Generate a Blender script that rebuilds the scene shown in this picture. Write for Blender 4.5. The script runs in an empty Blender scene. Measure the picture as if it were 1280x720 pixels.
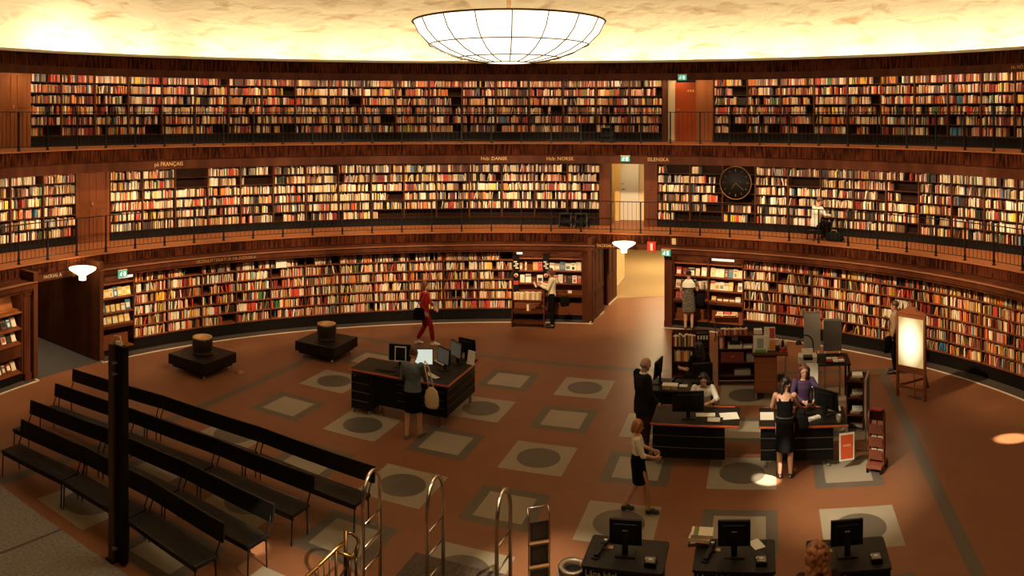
import bpy, bmesh, math, random
from mathutils import Vector, Matrix, noise

# ------------------------------------------------------------------ camera, world, lights, exposure
sc = bpy.context.scene
COL = sc.collection
F_PX, HORIZON, EYE = 954.6, 141.2, 6.1        # panorama scale in pixels, eye-level row, eye height in metres
cam = bpy.data.cameras.new('camera')
cam.type = 'PANO'
cam.clip_start, cam.clip_end = 0.1, 200
cy = cam
cy.panorama_type = 'CENTRAL_CYLINDRICAL'
cy.central_cylindrical_radius = 1.0
cy.central_cylindrical_range_u_min = -640 / F_PX
cy.central_cylindrical_range_u_max = 640 / F_PX
cy.central_cylindrical_range_v_min = -(720 - HORIZON) / F_PX
cy.central_cylindrical_range_v_max = HORIZON / F_PX
camo = bpy.data.objects.new('camera', cam)
COL.objects.link(camo)
camo.location = (0, 0, EYE)
camo.rotation_euler = (math.pi / 2, 0, 0)
sc.camera = camo

w = bpy.data.worlds.new('world')
sc.world = w
w.use_nodes = True
w.node_tree.nodes['Background'].inputs[0].default_value = (1.0, 0.72, 0.42, 1)
w.node_tree.nodes['Background'].inputs[1].default_value = 0.02

vs = sc.view_settings
vs.view_transform = 'Standard'
vs.look = 'None'
vs.exposure = 0.0
vs.gamma = 1.0
vs.use_curve_mapping = False
sc.cycles.max_bounces = 6
sc.cycles.diffuse_bounces = 4
sc.cycles.sample_clamp_indirect = 4.0

CX, CY = -0.12, 12.05                          # centre of the round reading room


def P(phi, R, z=0.0):
    a = math.radians(phi)
    return Vector((CX + R * math.sin(a), CY + R * math.cos(a), z))


def light(name, kind, loc, target, energy, color=(1, 0.72, 0.42), size=None, spot=None, blend=0.3, spread=None, roll=None):
    l = bpy.data.lights.new(name, kind)
    l.energy = energy
    l.color = color
    if kind == 'AREA':
        l.shape = 'RECTANGLE'
        l.size, l.size_y = size
        if spread: l.spread = math.radians(spread)
    else:
        l.shadow_soft_size = size or 0.1
    if kind == 'SPOT':
        l.spot_size = math.radians(spot)
        l.spot_blend = blend
    o = bpy.data.objects.new(name, l)
    COL.objects.link(o)
    o.location = loc
    d = (Vector(target) - Vector(loc)).normalized()
    if roll is not None:                       # long axis along the vector 'roll'
        zax = -d
        xax = Vector(roll) - zax * Vector(roll).dot(zax)
        xax.normalize()
        yax = zax.cross(xax)
        m = Matrix((xax, yax, zax)).transposed().to_4x4()
        o.matrix_world = Matrix.Translation(Vector(loc)) @ m
    else:
        o.rotation_euler = d.to_track_quat('-Z', 'Y').to_euler()
    return o


WARM = (1.0, 0.66, 0.34)
BOOKL = (1.0, 0.72, 0.43)
def tang(phi):
    a = math.radians(phi)
    return Vector((math.cos(a), -math.sin(a), 0))

# cove lamps in the trough over the cornice, washing the drum wall
for phi, e in [(-86, 60), (-75, 80), (-64.5, 110), (-60.5, 110), (-51.5, 90), (-41, 90), (-33, 90), (-24, 90), (-16, 90), (-8, 90), (0, 90), (8, 90), (16, 90), (24, 90),
               (32, 90), (40, 90), (48, 90), (56, 90), (64, 90), (72, 90), (80, 90), (88, 90)]:
    light('cove_lamp', 'AREA', P(phi, 12.75, 7.72), P(phi, 13.9, 8.5), e * 0.42, (1.0, 0.84, 0.56), size=(1.15, 0.12), roll=tang(phi))
for phi in range(105, 260, 15):
    light('cove_lamp', 'AREA', P(phi, 12.75, 7.72), P(phi, 13.9, 8.5), 45, (1.0, 0.84, 0.56), size=(1.5, 0.12), roll=tang(phi))
# strip lamps behind the lips of the friezes, lighting the shelves of the two upper tiers
for k in range(20):
    phi = -81 + 8.6 * k
    light('shelf_lamp', 'AREA', P(phi, 11.05, 4.57), P(phi, 12.3, 3.3), 21, BOOKL, size=(1.55, 0.08), roll=tang(phi))
    light('shelf_lamp', 'AREA', P(phi, 11.68, 7.16), P(phi, 12.35, 6.0), 14, BOOKL, size=(1.55, 0.06), roll=tang(phi))
# spots added high above the chandelier, without fixtures, to brighten the shelves
for k in range(10):
    phi = -84 + 18.7 * k
    light('added_shelf_spot', 'SPOT', P(phi, 0.8, 8.8), P(phi, 10.55, 2.7), 4600, BOOKL, size=0.12, spot=35, blend=0.6)
# low sun through the high drum windows: bright patches on the floor
SUNC = (1.0, 0.88, 0.66)
def sun_patch(src, tgt, energy, ang, blend=0.25):
    light('window_beam', 'SPOT', src, tgt, energy, SUNC, size=0.05, spot=ang, blend=blend)


sun_patch((-4.0, 17.5, 13.8), (8.70, 11.36, 0), 150000, 1.35, 0.3)
sun_patch((9.0, 5.0, 13.8), (4.16, 12.02, 0), 75000, 1.5, 0.25)
sun_patch((-6.5, 4.0, 13.8), (5.15, 11.0, 0), 24000, 8.5, 1.0)
sun_patch((-6.5, 4.0, 13.8), (4.75, 13.2, 0.8), 17000, 7.5, 0.7)
sun_patch((6.0, 3.0, 13.8), (-2.6, 9.5, 0), 15000, 6.5, 1.0)
sun_patch((6.0, 3.0, 13.8), (-3.35, 9.95, 0.44), 40000, 1.7, 0.5)
sun_patch((-6.0, 3.0, 13.8), (0.35, 10.1, 0), 20000, 7.0, 1.0)
# soft overhead light added under the closed ceiling to lighten floor and desks
light('added_top_light', 'AREA', (CX, CY, 15.1), (CX, CY, 0), 400, (1.0, 0.84, 0.60), size=(5.0, 5.0), roll=(1, 0, 0))

# ------------------------------------------------------------------ helpers
def fp(u, v, z=0.0):
    """Place in the room seen at photo pixel (u, v) on the level z."""
    r = F_PX * (EYE - z) / (v - HORIZON)
    t = (u - 640) / F_PX
    return Vector((r * math.sin(t), r * math.cos(t), z))


LROT = -0.328                                  # the floor pattern and the furniture follow this direction
LS = 0.292 * 6.1
LO = Vector((-0.564 * 6.1, 3.049 * 6.1, 0))
LA = Vector((math.cos(LROT), math.sin(LROT), 0))
LB = Vector((-math.sin(LROT), math.cos(LROT), 0))


def L(a, b, z=0.0):
    p = LO + LA * (LS * a) - LB * (LS * b)
    p.z = z
    return p


def srgb(r, g, b):
    f = lambda c: (c / 255 / 12.92) if c / 255 <= 0.04045 else ((c / 255 + 0.055) / 1.055) ** 2.4
    return (f(r), f(g), f(b), 1)


MATS = {}


def mat(name, rgb, rough=0.6, metal=0.0, emit=None, spec=0.5, bump=None, var=None, coat=0.0):
    """rgb linear; bump=(scale, strength, stretch xyz); var=(scale, second rgb, stretch xyz)"""
    if name in MATS: return MATS[name]
    m = bpy.data.materials.new(name)
    m.use_nodes = True
    nt = m.node_tree
    b = nt.nodes['Principled BSDF']
    c = tuple(rgb[:3]) + (1,)
    b.inputs['Base Color'].default_value = c
    b.inputs['Roughness'].default_value = rough
    b.inputs['Metallic'].default_value = metal
    b.inputs['Specular IOR Level'].default_value = spec
    if coat:
        b.inputs['Coat Weight'].default_value = coat
        b.inputs['Coat Roughness'].default_value = 0.25
    if emit:
        b.inputs['Emission Color'].default_value = tuple(emit[0][:3]) + (1,)
        b.inputs['Emission Strength'].default_value = emit[1]
    def coords(st):
        tc = nt.nodes.new('ShaderNodeTexCoord')
        mp = nt.nodes.new('ShaderNodeMapping')
        mp.inputs['Scale'].default_value = st
        nt.links.new(tc.outputs['Object'], mp.inputs['Vector'])
        return mp.outputs['Vector']
    if var:
        n = nt.nodes.new('ShaderNodeTexNoise')
        n.inputs['Scale'].default_value = var[0]
        n.inputs['Detail'].default_value = 4
        nt.links.new(coords(var[2] if len(var) > 2 else (1, 1, 1)), n.inputs['Vector'])
        r = nt.nodes.new('ShaderNodeValToRGB')
        r.color_ramp.elements[0].position = 0.38
        r.color_ramp.elements[1].position = 0.64
        r.color_ramp.elements[0].color = c
        r.color_ramp.elements[1].color = tuple(var[1][:3]) + (1,)
        nt.links.new(n.outputs['Fac'], r.inputs['Fac'])
        nt.links.new(r.outputs['Color'], b.inputs['Base Color'])
    if bump:
        n = nt.nodes.new('ShaderNodeTexNoise')
        n.inputs['Scale'].default_value = bump[0]
        n.inputs['Detail'].default_value = 5
        nt.links.new(coords(bump[2] if len(bump) > 2 else (1, 1, 1)), n.inputs['Vector'])
        bp = nt.nodes.new('ShaderNodeBump')
        bp.inputs['Strength'].default_value = bump[1]
        bp.inputs['Distance'].default_value = 0.05
        nt.links.new(n.outputs['Fac'], bp.inputs['Height'])
        nt.links.new(bp.outputs['Normal'], b.inputs['Normal'])
    MATS[name] = m
    return m


class MB:
    """Collects shapes in one bmesh and links them as one mesh object."""
    def __init__(s):
        s.bm = bmesh.new()
        s.mi = 0
        s.T = Matrix()

    def _fin(s, verts, M=None, smooth=False):
        M = s.T @ M if M is not None else s.T
        fs = set()
        for v in verts:
            v.co = M @ v.co
            fs.update(v.link_faces)
        for f in fs:
            f.material_index = s.mi
            f.smooth = smooth
        return s

    def box(s, x0, x1, y0, y1, z0, z1, M=None, bevel=0.0):
        r = bmesh.ops.create_cube(s.bm, size=1)
        vs_ = r['verts']
        for v in vs_:
            v.co = Vector(((x0 + x1) / 2 + v.co.x * (x1 - x0), (y0 + y1) / 2 + v.co.y * (y1 - y0), (z0 + z1) / 2 + v.co.z * (z1 - z0)))
        if bevel:
            es = list({e for v in vs_ for e in v.link_edges})
            rb = bmesh.ops.bevel(s.bm, geom=es, offset=bevel, segments=2, affect='EDGES', profile=0.5)
            vs_ = list({v for f in rb['faces'] for v in f.verts} | {v for v in vs_ if v.is_valid})
        return s._fin(vs_, M)

    def bar(s, p, q, w, h=None, bevel=0.0):
        """box bar from p to q, width w (sideways) and height h"""
        p, q = Vector(p), Vector(q)
        h = h or w
        d = q - p
        ln = d.length
        d.normalize()
        up = Vector((0, 0, 1)) if abs(d.z) < 0.95 else Vector((0, 1, 0))
        sx = d.cross(up).normalized()
        uz = sx.cross(d)
        M = Matrix((sx, d, uz)).transposed().to_4x4()
        M.translation = p
        return s.box(-w / 2, w / 2, 0, ln, -h / 2, h / 2, M, bevel)

    def tube(s, pts, r, n=8, closed=False, caps=True):
        pts = [Vector(p) for p in pts]
        m = len(pts)
        rad = r if isinstance(r, (list, tuple)) else [r] * m
        rings = []
        prev = None
        for i, p in enumerate(pts):
            a = pts[(i - 1) % m] if (closed or i) else p
            b = pts[(i + 1) % m] if (closed or i < m - 1) else p
            d = (b - a).normalized()
            if prev is None:
                up = Vector((0, 0, 1)) if abs(d.z) < 0.9 else Vector((1, 0, 0))
                sx = d.cross(up).normalized()
            else:
                sx = (prev - d * prev.dot(d)).normalized()
            prev = sx
            sy = d.cross(sx)
            rings.append([s.bm.verts.new(s.T @ (p + (sx * math.cos(t) + sy * math.sin(t)) * rad[i])) for t in [2 * math.pi * k / n for k in range(n)]])
        for i in range(m if closed else m - 1):
            A, B = rings[i], rings[(i + 1) % m]
            for k in range(n):
                f = s.bm.faces.new((A[k], A[(k + 1) % n], B[(k + 1) % n], B[k]))
                f.material_index = s.mi
                f.smooth = True
        if caps and not closed:
            for ring in (rings[0][::-1], rings[-1]):
                f = s.bm.faces.new(ring)
                f.material_index = s.mi
        return s

    def lathe(s, prof, n=24, c=(0, 0, 0), caps=True, smooth=True, sx=1.0, sy=1.0, M=None):
        MM = s.T @ M if M is not None else s.T
        rings = []
        for r, z in prof:
            rings.append([s.bm.verts.new(MM @ Vector((c[0] + r * sx * math.cos(2 * math.pi * k / n), c[1] + r * sy * math.sin(2 * math.pi * k / n), c[2] + z))) for k in range(n)])
        for A, B in zip(rings, rings[1:]):
            for k in range(n):
                f = s.bm.faces.new((A[k], A[(k + 1) % n], B[(k + 1) % n], B[k]))
                f.material_index = s.mi
                f.smooth = smooth
        if caps:
            if prof[0][0] > 1e-4:
                f = s.bm.faces.new(rings[0][::-1]); f.material_index = s.mi
            if prof[-1][0] > 1e-4:
                f = s.bm.faces.new(rings[-1]); f.material_index = s.mi
        return s

    def prism(s, poly, z0, z1, M=None):
        """polygon (x, y) list, counter-clockwise, extruded in z"""
        MM = s.T @ M if M is not None else s.T
        a = [s.bm.verts.new(MM @ Vector((x, y, z0))) for x, y in poly]
        b = [s.bm.verts.new(MM @ Vector((x, y, z1))) for x, y in poly]
        fs = [s.bm.faces.new(a[::-1]), s.bm.faces.new(b)]
        n = len(poly)
        for i in range(n):
            fs.append(s.bm.faces.new((a[i], a[(i + 1) % n], b[(i + 1) % n], b[i])))
        for f in fs: f.material_index = s.mi
        return s

    def arc(s, prof, f0, f1, step=1.0, closed=True, smooth=False):
        """profile of (R, z) swept round the room centre from angle f0 to f1, with u along the arc and v along the profile as UV"""
        uvl = s.bm.loops.layers.uv.verify()
        n = max(2, int(round((f1 - f0) / step)))
        cols = []
        for i in range(n + 1):
            ph = f0 + (f1 - f0) * i / n
            cols.append([s.bm.verts.new(P(ph, R, z)) for R, z in prof])
        m = len(prof)
        rng = range(m) if closed else range(m - 1)
        for i in range(n):
            for j in rng:
                k = (j + 1) % m
                f = s.bm.faces.new((cols[i][j], cols[i + 1][j], cols[i + 1][k], cols[i][k]))
                f.material_index = s.mi
                f.smooth = smooth
                Rm = prof[j][0]
                us = [math.radians(f0 + (f1 - f0) * (i + d) / n) * 11 for d in (0, 1, 1, 0)]
                for lp, uu, pt in zip(f.loops, us, (prof[j], prof[j], prof[k], prof[k])):
                    lp[uvl].uv = (uu, pt[1] + pt[0] * 0.001)
        if closed:
            f = s.bm.faces.new(cols[0]); f.material_index = s.mi
            f = s.bm.faces.new(cols[-1][::-1]); f.material_index = s.mi
        return s

    def mesh(s, name, *mats):
        bmesh.ops.recalc_face_normals(s.bm, faces=s.bm.faces)
        me = bpy.data.meshes.new(name)
        s.bm.to_mesh(me)
        s.bm.free()
        for m in mats: me.materials.append(m)
        return me

    def build(s, name, mats, parent=None, loc=None, rz=None, label=None, cat=None, group=None, kind=None):
        if not isinstance(mats, (list, tuple)): mats = (mats,)
        o = bpy.data.objects.new(name, s.mesh(name, *mats))
        COL.objects.link(o)
        if parent is not None: o.parent = parent
        if loc is not None: o.location = loc
        if rz is not None: o.rotation_euler = (0, 0, rz)
        tag(o, label, cat, group, kind)
        return o


def tag(o, label=None, cat=None, group=None, kind=None):
    if label: o['label'] = label
    if cat: o['category'] = cat
    if group: o['group'] = group
    if kind: o['kind'] = kind
    return o


def thing(name, label, cat, loc=(0, 0, 0), rz=0.0, group=None):
    o = bpy.data.objects.new(name, None)
    o.empty_display_size = 0.2
    COL.objects.link(o)
    o.location = loc
    o.rotation_euler = (0, 0, rz)
    return tag(o, label, cat, group)


def dup(root, loc=None, rz=None, label=None, group=None):
    """copy of a thing with copies of its parts and their sub-parts"""
    r = root.copy()
    COL.objects.link(r)
    if loc is not None: r.location = loc
    if rz is not None: r.rotation_euler = (0, 0, rz)
    if label: r['label'] = label
    if group: r['group'] = group
    for ch in list(root.children):
        c = ch.copy()
        COL.objects.link(c)
        c.parent = r
        for g in list(ch.children):
            d = g.copy()
            COL.objects.link(d)
            d.parent = c
    return r


ORD = ['zeroth', 'first', 'second', 'third', 'fourth', 'fifth', 'sixth', 'seventh', 'eighth', 'ninth', 'tenth', 'eleventh', 'twelfth', 'thirteenth', 'fourteenth', 'fifteenth',
       'sixteenth', 'seventeenth', 'eighteenth', 'nineteenth', 'twentieth']
for t_, b_ in (('twenty', 20), ('thirty', 30), ('forty', 40)):
    if b_ > 20: ORD.append({30: 'thirtieth', 40: 'fortieth'}[b_])
    ORD += [t_ + '-' + ORD[k] for k in range(1, 10)]


def face_text(name, body, size, M, material, parent=None, depth=0.003, align='CENTER', label=None, cat=None, group=None):
    """lettering as a mesh; M places text that reads along local +x in the local xy plane"""
    cu = bpy.data.curves.new(name, 'FONT')
    cu.body = body
    cu.size = size
    cu.align_x = align
    cu.align_y = 'CENTER'
    cu.extrude = depth / 2
    cu.resolution_u = 2
    t = bpy.data.objects.new(name + '_curve', cu)
    COL.objects.link(t)
    dg = bpy.context.evaluated_depsgraph_get()
    me = bpy.data.meshes.new_from_object(t.evaluated_get(dg))
    bpy.data.objects.remove(t)
    bpy.data.curves.remove(cu)
    me.name = name
    me.materials.clear()
    me.materials.append(material)
    o = bpy.data.objects.new(name, me)
    COL.objects.link(o)
    o.parent = parent
    o.matrix_local = M
    return tag(o, label, cat, group)

# ------------------------------------------------------------------ materials of the room
class S:
    """a node socket with arithmetic, for writing patterns as formulas"""
    def __init__(s, nt, k): s.nt, s.k = nt, k
    def _op(s, op, *a):
        n = s.nt.nodes.new('ShaderNodeMath')
        n.operation = op
        for i, x in enumerate((s,) + a):
            if isinstance(x, S): s.nt.links.new(x.k, n.inputs[i])
            else: n.inputs[i].default_value = x
        return S(s.nt, n.outputs[0])
    def __add__(s, o): return s._op('ADD', o)
    def __sub__(s, o): return s._op('SUBTRACT', o)
    def __mul__(s, o): return s._op('MULTIPLY', o)
    def abs(s): return s._op('ABSOLUTE')
    def lt(s, o): return s._op('LESS_THAN', o)
    def gt(s, o): return s._op('GREATER_THAN', o)
    def mx(s, o): return s._op('MAXIMUM', o)
    def mn(s, o): return s._op('MINIMUM', o)
    def round(s): return s._op('ROUND')
    def sqrt(s): return s._op('SQRT')
    def mod(s, o): return s._op('FLOORED_MODULO', o)
    def inv(s): return s * -1.0 + 1.0


def floor_material():
    m = bpy.data.materials.new('patterned_linoleum')
    m.use_nodes = True
    nt = m.node_tree
    bsdf = nt.nodes['Principled BSDF']
    g = nt.nodes.new('ShaderNodeNewGeometry')
    sp = nt.nodes.new('ShaderNodeSeparateXYZ')
    nt.links.new(g.outputs['Position'], sp.inputs[0])
    X, Y = S(nt, sp.outputs[0]) - LO.x, S(nt, sp.outputs[1]) - LO.y
    a = X * (LA.x / LS) + Y * (LA.y / LS)
    b = X * (-LB.x / LS) + Y * (-LB.y / LS)
    ra, rb = a.round(), b.round()
    ca, cb = a - ra, b - rb
    q = ca.abs().mx(cb.abs())
    field = a.gt(-0.5) * a.lt(6.5) * b.gt(-0.5) * b.lt(5.44)
    odd = (ra + rb).mod(2.0).gt(0.5)
    outer = q.lt(0.32) * field
    inner = q.lt(0.22) * field
    circ = (ca * ca + cb * cb).lt(0.218 ** 2) * field
    dark = odd * circ + odd.inv() * outer * inner.inv()
    light_ = odd * outer * circ.inv() + odd.inv() * inner
    bands = ((a + 0.77).abs().lt(0.058).mx((a - 6.77).abs().lt(0.058)) * b.gt(-0.848) * b.lt(5.44)).mx((b + 0.79).abs().lt(0.058) * a.gt(-0.828) * a.lt(6.828))
    seam = ((a + 0.70).abs().lt(0.006)).mx((b + 0.72).abs().lt(0.006)) * 0.0
    granite = b.gt(5.45) * a.lt(1.3)
    joint = (a - 0.2).abs().lt(0.012).mx((b - 6.45).abs().lt(0.012)) * granite
    RX, RY = S(nt, sp.outputs[0]) - CX, S(nt, sp.outputs[1]) - CY
    R = (RX * RX + RY * RY).sqrt()
    ang = RX._op('ARCTAN2', RY)
    gap = (ang.gt(math.radians(13.9)) * ang.lt(math.radians(25.2))).mx(ang.gt(math.radians(-78.0)) * ang.lt(math.radians(-66.8)))
    ring = R.gt(10.24) * R.lt(10.62) * granite.inv() * gap.inv()

    def noise_(scale, detail=5, stretch=(1, 1, 1)):
        n = nt.nodes.new('ShaderNodeTexNoise')
        n.inputs['Scale'].default_value = scale
        n.inputs['Detail'].default_value = detail
        mp = nt.nodes.new('ShaderNodeMapping')
        mp.inputs['Scale'].default_value = stretch
        nt.links.new(g.outputs['Position'], mp.inputs[0])
        nt.links.new(mp.outputs[0], n.inputs['Vector'])
        return n.outputs['Fac']

    def mix(fac, c0, c1):
        n = nt.nodes.new('ShaderNodeMix')
        n.data_type = 'RGBA'
        nt.links.new(fac.k if isinstance(fac, S) else fac, n.inputs[0])
        for i, c in ((6, c0), (7, c1)):
            if hasattr(c, 'is_linked') or isinstance(c, bpy.types.NodeSocket): nt.links.new(c, n.inputs[i])
            else: n.inputs[i].default_value = tuple(c[:3]) + (1,)
        return n.outputs[2]
    base = mix(noise_(1.3, 6), (0.168, 0.064, 0.027), (0.225, 0.090, 0.039))
    c = mix(dark, base, mix(noise_(3), (0.088, 0.07, 0.052), (0.115, 0.092, 0.066)))
    c = mix(bands, c, (0.10, 0.08, 0.058))
    c = mix(light_, c, mix(noise_(2.5), (0.25, 0.205, 0.14), (0.31, 0.255, 0.18)))
    c = mix(ring, c, (0.075, 0.058, 0.045))
    c = mix(granite, c, mix(noise_(24, 2), (0.06, 0.05, 0.04), (0.34, 0.29, 0.24)))
    c = mix(joint, c, (0.06, 0.04, 0.03))
    nt.links.new(c, bsdf.inputs['Base Color'])
    bsdf.inputs['Roughness'].default_value = 0.38
    bsdf.inputs['Specular IOR Level'].default_value = 0.25
    bp = nt.nodes.new('ShaderNodeBump')
    bp.inputs['Strength'].default_value = 0.05
    nt.links.new(noise_(9, 6), bp.inputs['Height'])
    nt.links.new(bp.outputs[0], bsdf.inputs['Normal'])
    return m


def carved_material(name, c0, c1, c2):
    """frieze of upright carved strips, in UV metres"""
    m = bpy.data.materials.new(name)
    m.use_nodes = True
    nt = m.node_tree
    b = nt.nodes['Principled BSDF']
    uv = nt.nodes.new('ShaderNodeUVMap')
    def nz(scale, st, detail=2):
        mp = nt.nodes.new('ShaderNodeMapping')
        mp.inputs['Scale'].default_value = st
        nt.links.new(uv.outputs[0], mp.inputs[0])
        n = nt.nodes.new('ShaderNodeTexNoise')
        n.inputs['Scale'].default_value = scale
        n.inputs['Detail'].default_value = detail
        nt.links.new(mp.outputs[0], n.inputs['Vector'])
        return n.outputs['Fac']
    f1 = nz(1.0, (15, 1.6, 1))
    f2 = nz(1.0, (1.6, 0.6, 1), 4)
    r = nt.nodes.new('ShaderNodeValToRGB')
    els = r.color_ramp.elements
    els[0].position, els[0].color = 0.40, tuple(c0) + (1,)
    els[1].position, els[1].color = 0.60, tuple(c2) + (1,)
    e = els.new(0.5); e.color = tuple(c1) + (1,)
    mx = nt.nodes.new('ShaderNodeMath'); mx.operation = 'MULTIPLY_ADD'
    nt.links.new(f2, mx.inputs[0]); mx.inputs[1].default_value = 0.5
    ad = nt.nodes.new('ShaderNodeMath'); ad.operation = 'SUBTRACT'
    nt.links.new(f1, ad.inputs[0]); ad.inputs[1].default_value = 0.25
    nt.links.new(ad.outputs[0], mx.inputs[2])
    nt.links.new(mx.outputs[0], r.inputs[0])
    nt.links.new(r.outputs[0], b.inputs['Base Color'])
    b.inputs['Roughness'].default_value = 0.75
    b.inputs['Specular IOR Level'].default_value = 0.04
    bp = nt.nodes.new('ShaderNodeBump')
    bp.inputs['Strength'].default_value = 0.6
    bp.inputs['Distance'].default_value = 0.02
    nt.links.new(f1, bp.inputs['Height'])
    nt.links.new(bp.outputs[0], b.inputs['Normal'])
    return m


def stucco_material():
    m = bpy.data.materials.new('rough_cream_stucco')
    m.use_nodes = True
    nt = m.node_tree
    b = nt.nodes['Principled BSDF']
    uv = nt.nodes.new('ShaderNodeUVMap')
    def nz(st, detail, dist=0.0):
        mp = nt.nodes.new('ShaderNodeMapping')
        mp.inputs['Scale'].default_value = st
        nt.links.new(uv.outputs[0], mp.inputs[0])
        n = nt.nodes.new('ShaderNodeTexNoise')
        n.inputs['Scale'].default_value = 1.0
        n.inputs['Detail'].default_value = detail
        n.inputs['Distortion'].default_value = dist
        nt.links.new(mp.outputs[0], n.inputs['Vector'])
        return n.outputs['Fac']
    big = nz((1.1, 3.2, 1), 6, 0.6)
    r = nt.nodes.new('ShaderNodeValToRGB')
    r.color_ramp.elements[0].position, r.color_ramp.elements[0].color = 0.30, (0.50, 0.36, 0.20, 1)  # brown end of the ramp paints in shadow patches of the rough relief
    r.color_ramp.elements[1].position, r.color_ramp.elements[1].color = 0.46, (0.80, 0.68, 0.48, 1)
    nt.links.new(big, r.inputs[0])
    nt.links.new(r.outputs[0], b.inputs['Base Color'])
    b.inputs['Roughness'].default_value = 0.9
    bp = nt.nodes.new('ShaderNodeBump')
    bp.inputs['Strength'].default_value = 0.55
    bp.inputs['Distance'].default_value = 0.10
    nt.links.new(nz((1.3, 3.0, 1), 9, 0.4), bp.inputs['Height'])
    nt.links.new(bp.outputs[0], b.inputs['Normal'])
    return m


FLOOR = floor_material()
CARVED = carved_material('carved_mahogany', (0.014, 0.0032, 0.001), (0.044, 0.0095, 0.003), (0.070, 0.0165, 0.005))
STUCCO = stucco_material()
WOOD = mat('mahogany', (0.052, 0.0125, 0.004), 0.55, spec=0.12, var=(3, (0.085, 0.023, 0.008), (1, 1, 0.15)))
WOODD = mat('dark_mahogany', (0.055, 0.015, 0.005), 0.6, spec=0.08, var=(3, (0.095, 0.031, 0.013), (1, 1, 0.15)))
WOODL = mat('light_mahogany', (0.17, 0.052, 0.014), 0.55, spec=0.1, var=(2.5, (0.25, 0.085, 0.025), (1, 1, 0.12)))
SHELF = mat('shelf_wood', (0.16, 0.045, 0.015), 0.5, spec=0.15)
BACK = mat('shelf_back', (0.022, 0.008, 0.004), 0.8, spec=0.1)
BLACKW = mat('black_stained_wood', (0.006, 0.004, 0.003), 0.6, spec=0.12)
DECK = mat('gallery_linoleum', (0.26, 0.085, 0.027), 0.5, spec=0.15)
LIP = mat('cornice_moulding', (0.24, 0.09, 0.035), 0.4)
PALE = mat('pale_stone_edge', (0.62, 0.50, 0.36), 0.5)
GREYT = mat('grey_cornice', (0.70, 0.60, 0.42), 0.6)
CREAM = mat('cream_paint', (0.62, 0.47, 0.26), 0.6)
YELLOWW = mat('yellow_paint', (0.60, 0.38, 0.11), 0.6)
WHITED = mat('white_door_paint', (0.55, 0.50, 0.40), 0.5)
ORANGED = mat('orange_red_door', (0.30, 0.050, 0.010), 0.5, spec=0.1)
CARPET = mat('beige_carpet', (0.30, 0.21, 0.10), 0.9, bump=(60, 0.3))
GREYC = mat('dark_grey_floor', (0.060, 0.052, 0.046), 0.6)
BLACKM = mat('black_metal', (0.005, 0.004, 0.004), 0.45, spec=0.25)
BRASS = mat('brass', (0.60, 0.33, 0.10), 0.28, 1.0)
CHROME = mat('chrome', (0.62, 0.52, 0.40), 0.22, 1.0)
STEEL = mat('brushed_steel', (0.55, 0.50, 0.44), 0.35, 1.0)
WHITEG = mat('white_glowing_glass', (0.9, 0.8, 0.6), 0.4, emit=((1.0, 0.74, 0.42), 2.6))
GOLD = mat('gold_lettering', (0.62, 0.36, 0.12), 0.5)

# ------------------------------------------------------------------ setting
mb = MB()
mb.lathe([(0.01, -0.3), (17.0, -0.3), (17.0, 0.0), (0.01, 0.0)], n=96, c=(CX, CY, 0), caps=False, smooth=False)
mb.build('floor', FLOOR, kind='structure')

def structure(name, mb_, *ms): return mb_.build(name, ms, kind='structure')

# drum and ceiling
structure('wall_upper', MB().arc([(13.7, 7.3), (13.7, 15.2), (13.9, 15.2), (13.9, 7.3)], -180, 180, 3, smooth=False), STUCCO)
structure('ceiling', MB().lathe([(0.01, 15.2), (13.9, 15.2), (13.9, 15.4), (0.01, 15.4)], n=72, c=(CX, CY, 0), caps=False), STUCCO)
# plain wall of the near half of the room, behind the camera
structure('wall_rear', MB().arc([(13.5, 0), (13.5, 7.3), (13.8, 7.3), (13.8, 0)], 96, 264, 3), WOOD)
# top cornice: moulding, carved band, grey cap, trough for the cove lamps
structure('trim_1', MB().arc([(11.55, 7.08), (11.55, 7.29), (11.90, 7.31), (11.90, 7.24), (13.6, 7.24), (13.6, 7.18), (11.6, 7.18), (11.6, 7.08)], -97, 97, 1), WOOD)
structure('trim_2', MB().arc([(12.0, 7.31), (12.0, 7.66), (12.06, 7.66), (12.06, 7.31)], -97, 97, 1), CARVED)
structure('trim_3', MB().arc([(11.95, 7.66), (11.95, 7.73), (12.3, 7.73), (12.3, 7.62), (13.69, 7.62), (13.69, 7.58), (12.1, 7.58), (12.1, 7.66)], -97, 97, 1), GREYT)
# galleries
for z, nm, fz in ((2.55, 'floor_middle', 2.08), (5.20, 'floor_upper', 4.62)):
    structure(nm, MB().arc([(10.75, z - 0.03), (10.75, z - 0.012), (10.78, z), (12.62, z), (12.62, z - 0.03)], -97, 97, 1), DECK)
structure('trim_4', MB().arc([(10.80, 2.27), (10.80, 2.52), (10.86, 2.52), (10.86, 2.27)], -97, 97, 1), CARVED)
structure('trim_5', MB().arc([(10.77, 2.08), (10.77, 2.25), (10.74, 2.27), (10.86, 2.27), (10.86, 2.08)], -97, 97, 1), WOOD)
structure('trim_6', MB().arc([(10.80, 4.86), (10.80, 5.17), (10.86, 5.17), (10.86, 4.86)], -97, 97, 1), CARVED)
structure('trim_7', MB().arc([(10.77, 4.60), (10.77, 4.83), (10.74, 4.86), (10.86, 4.86), (10.86, 4.60)], -97, 97, 1), WOOD)
structure('trim_8', MB().arc([(10.86, 4.62), (10.86, 4.66), (12.6, 4.66), (12.6, 4.62)], -97, 97, 1), WOOD)     # soffit
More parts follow.
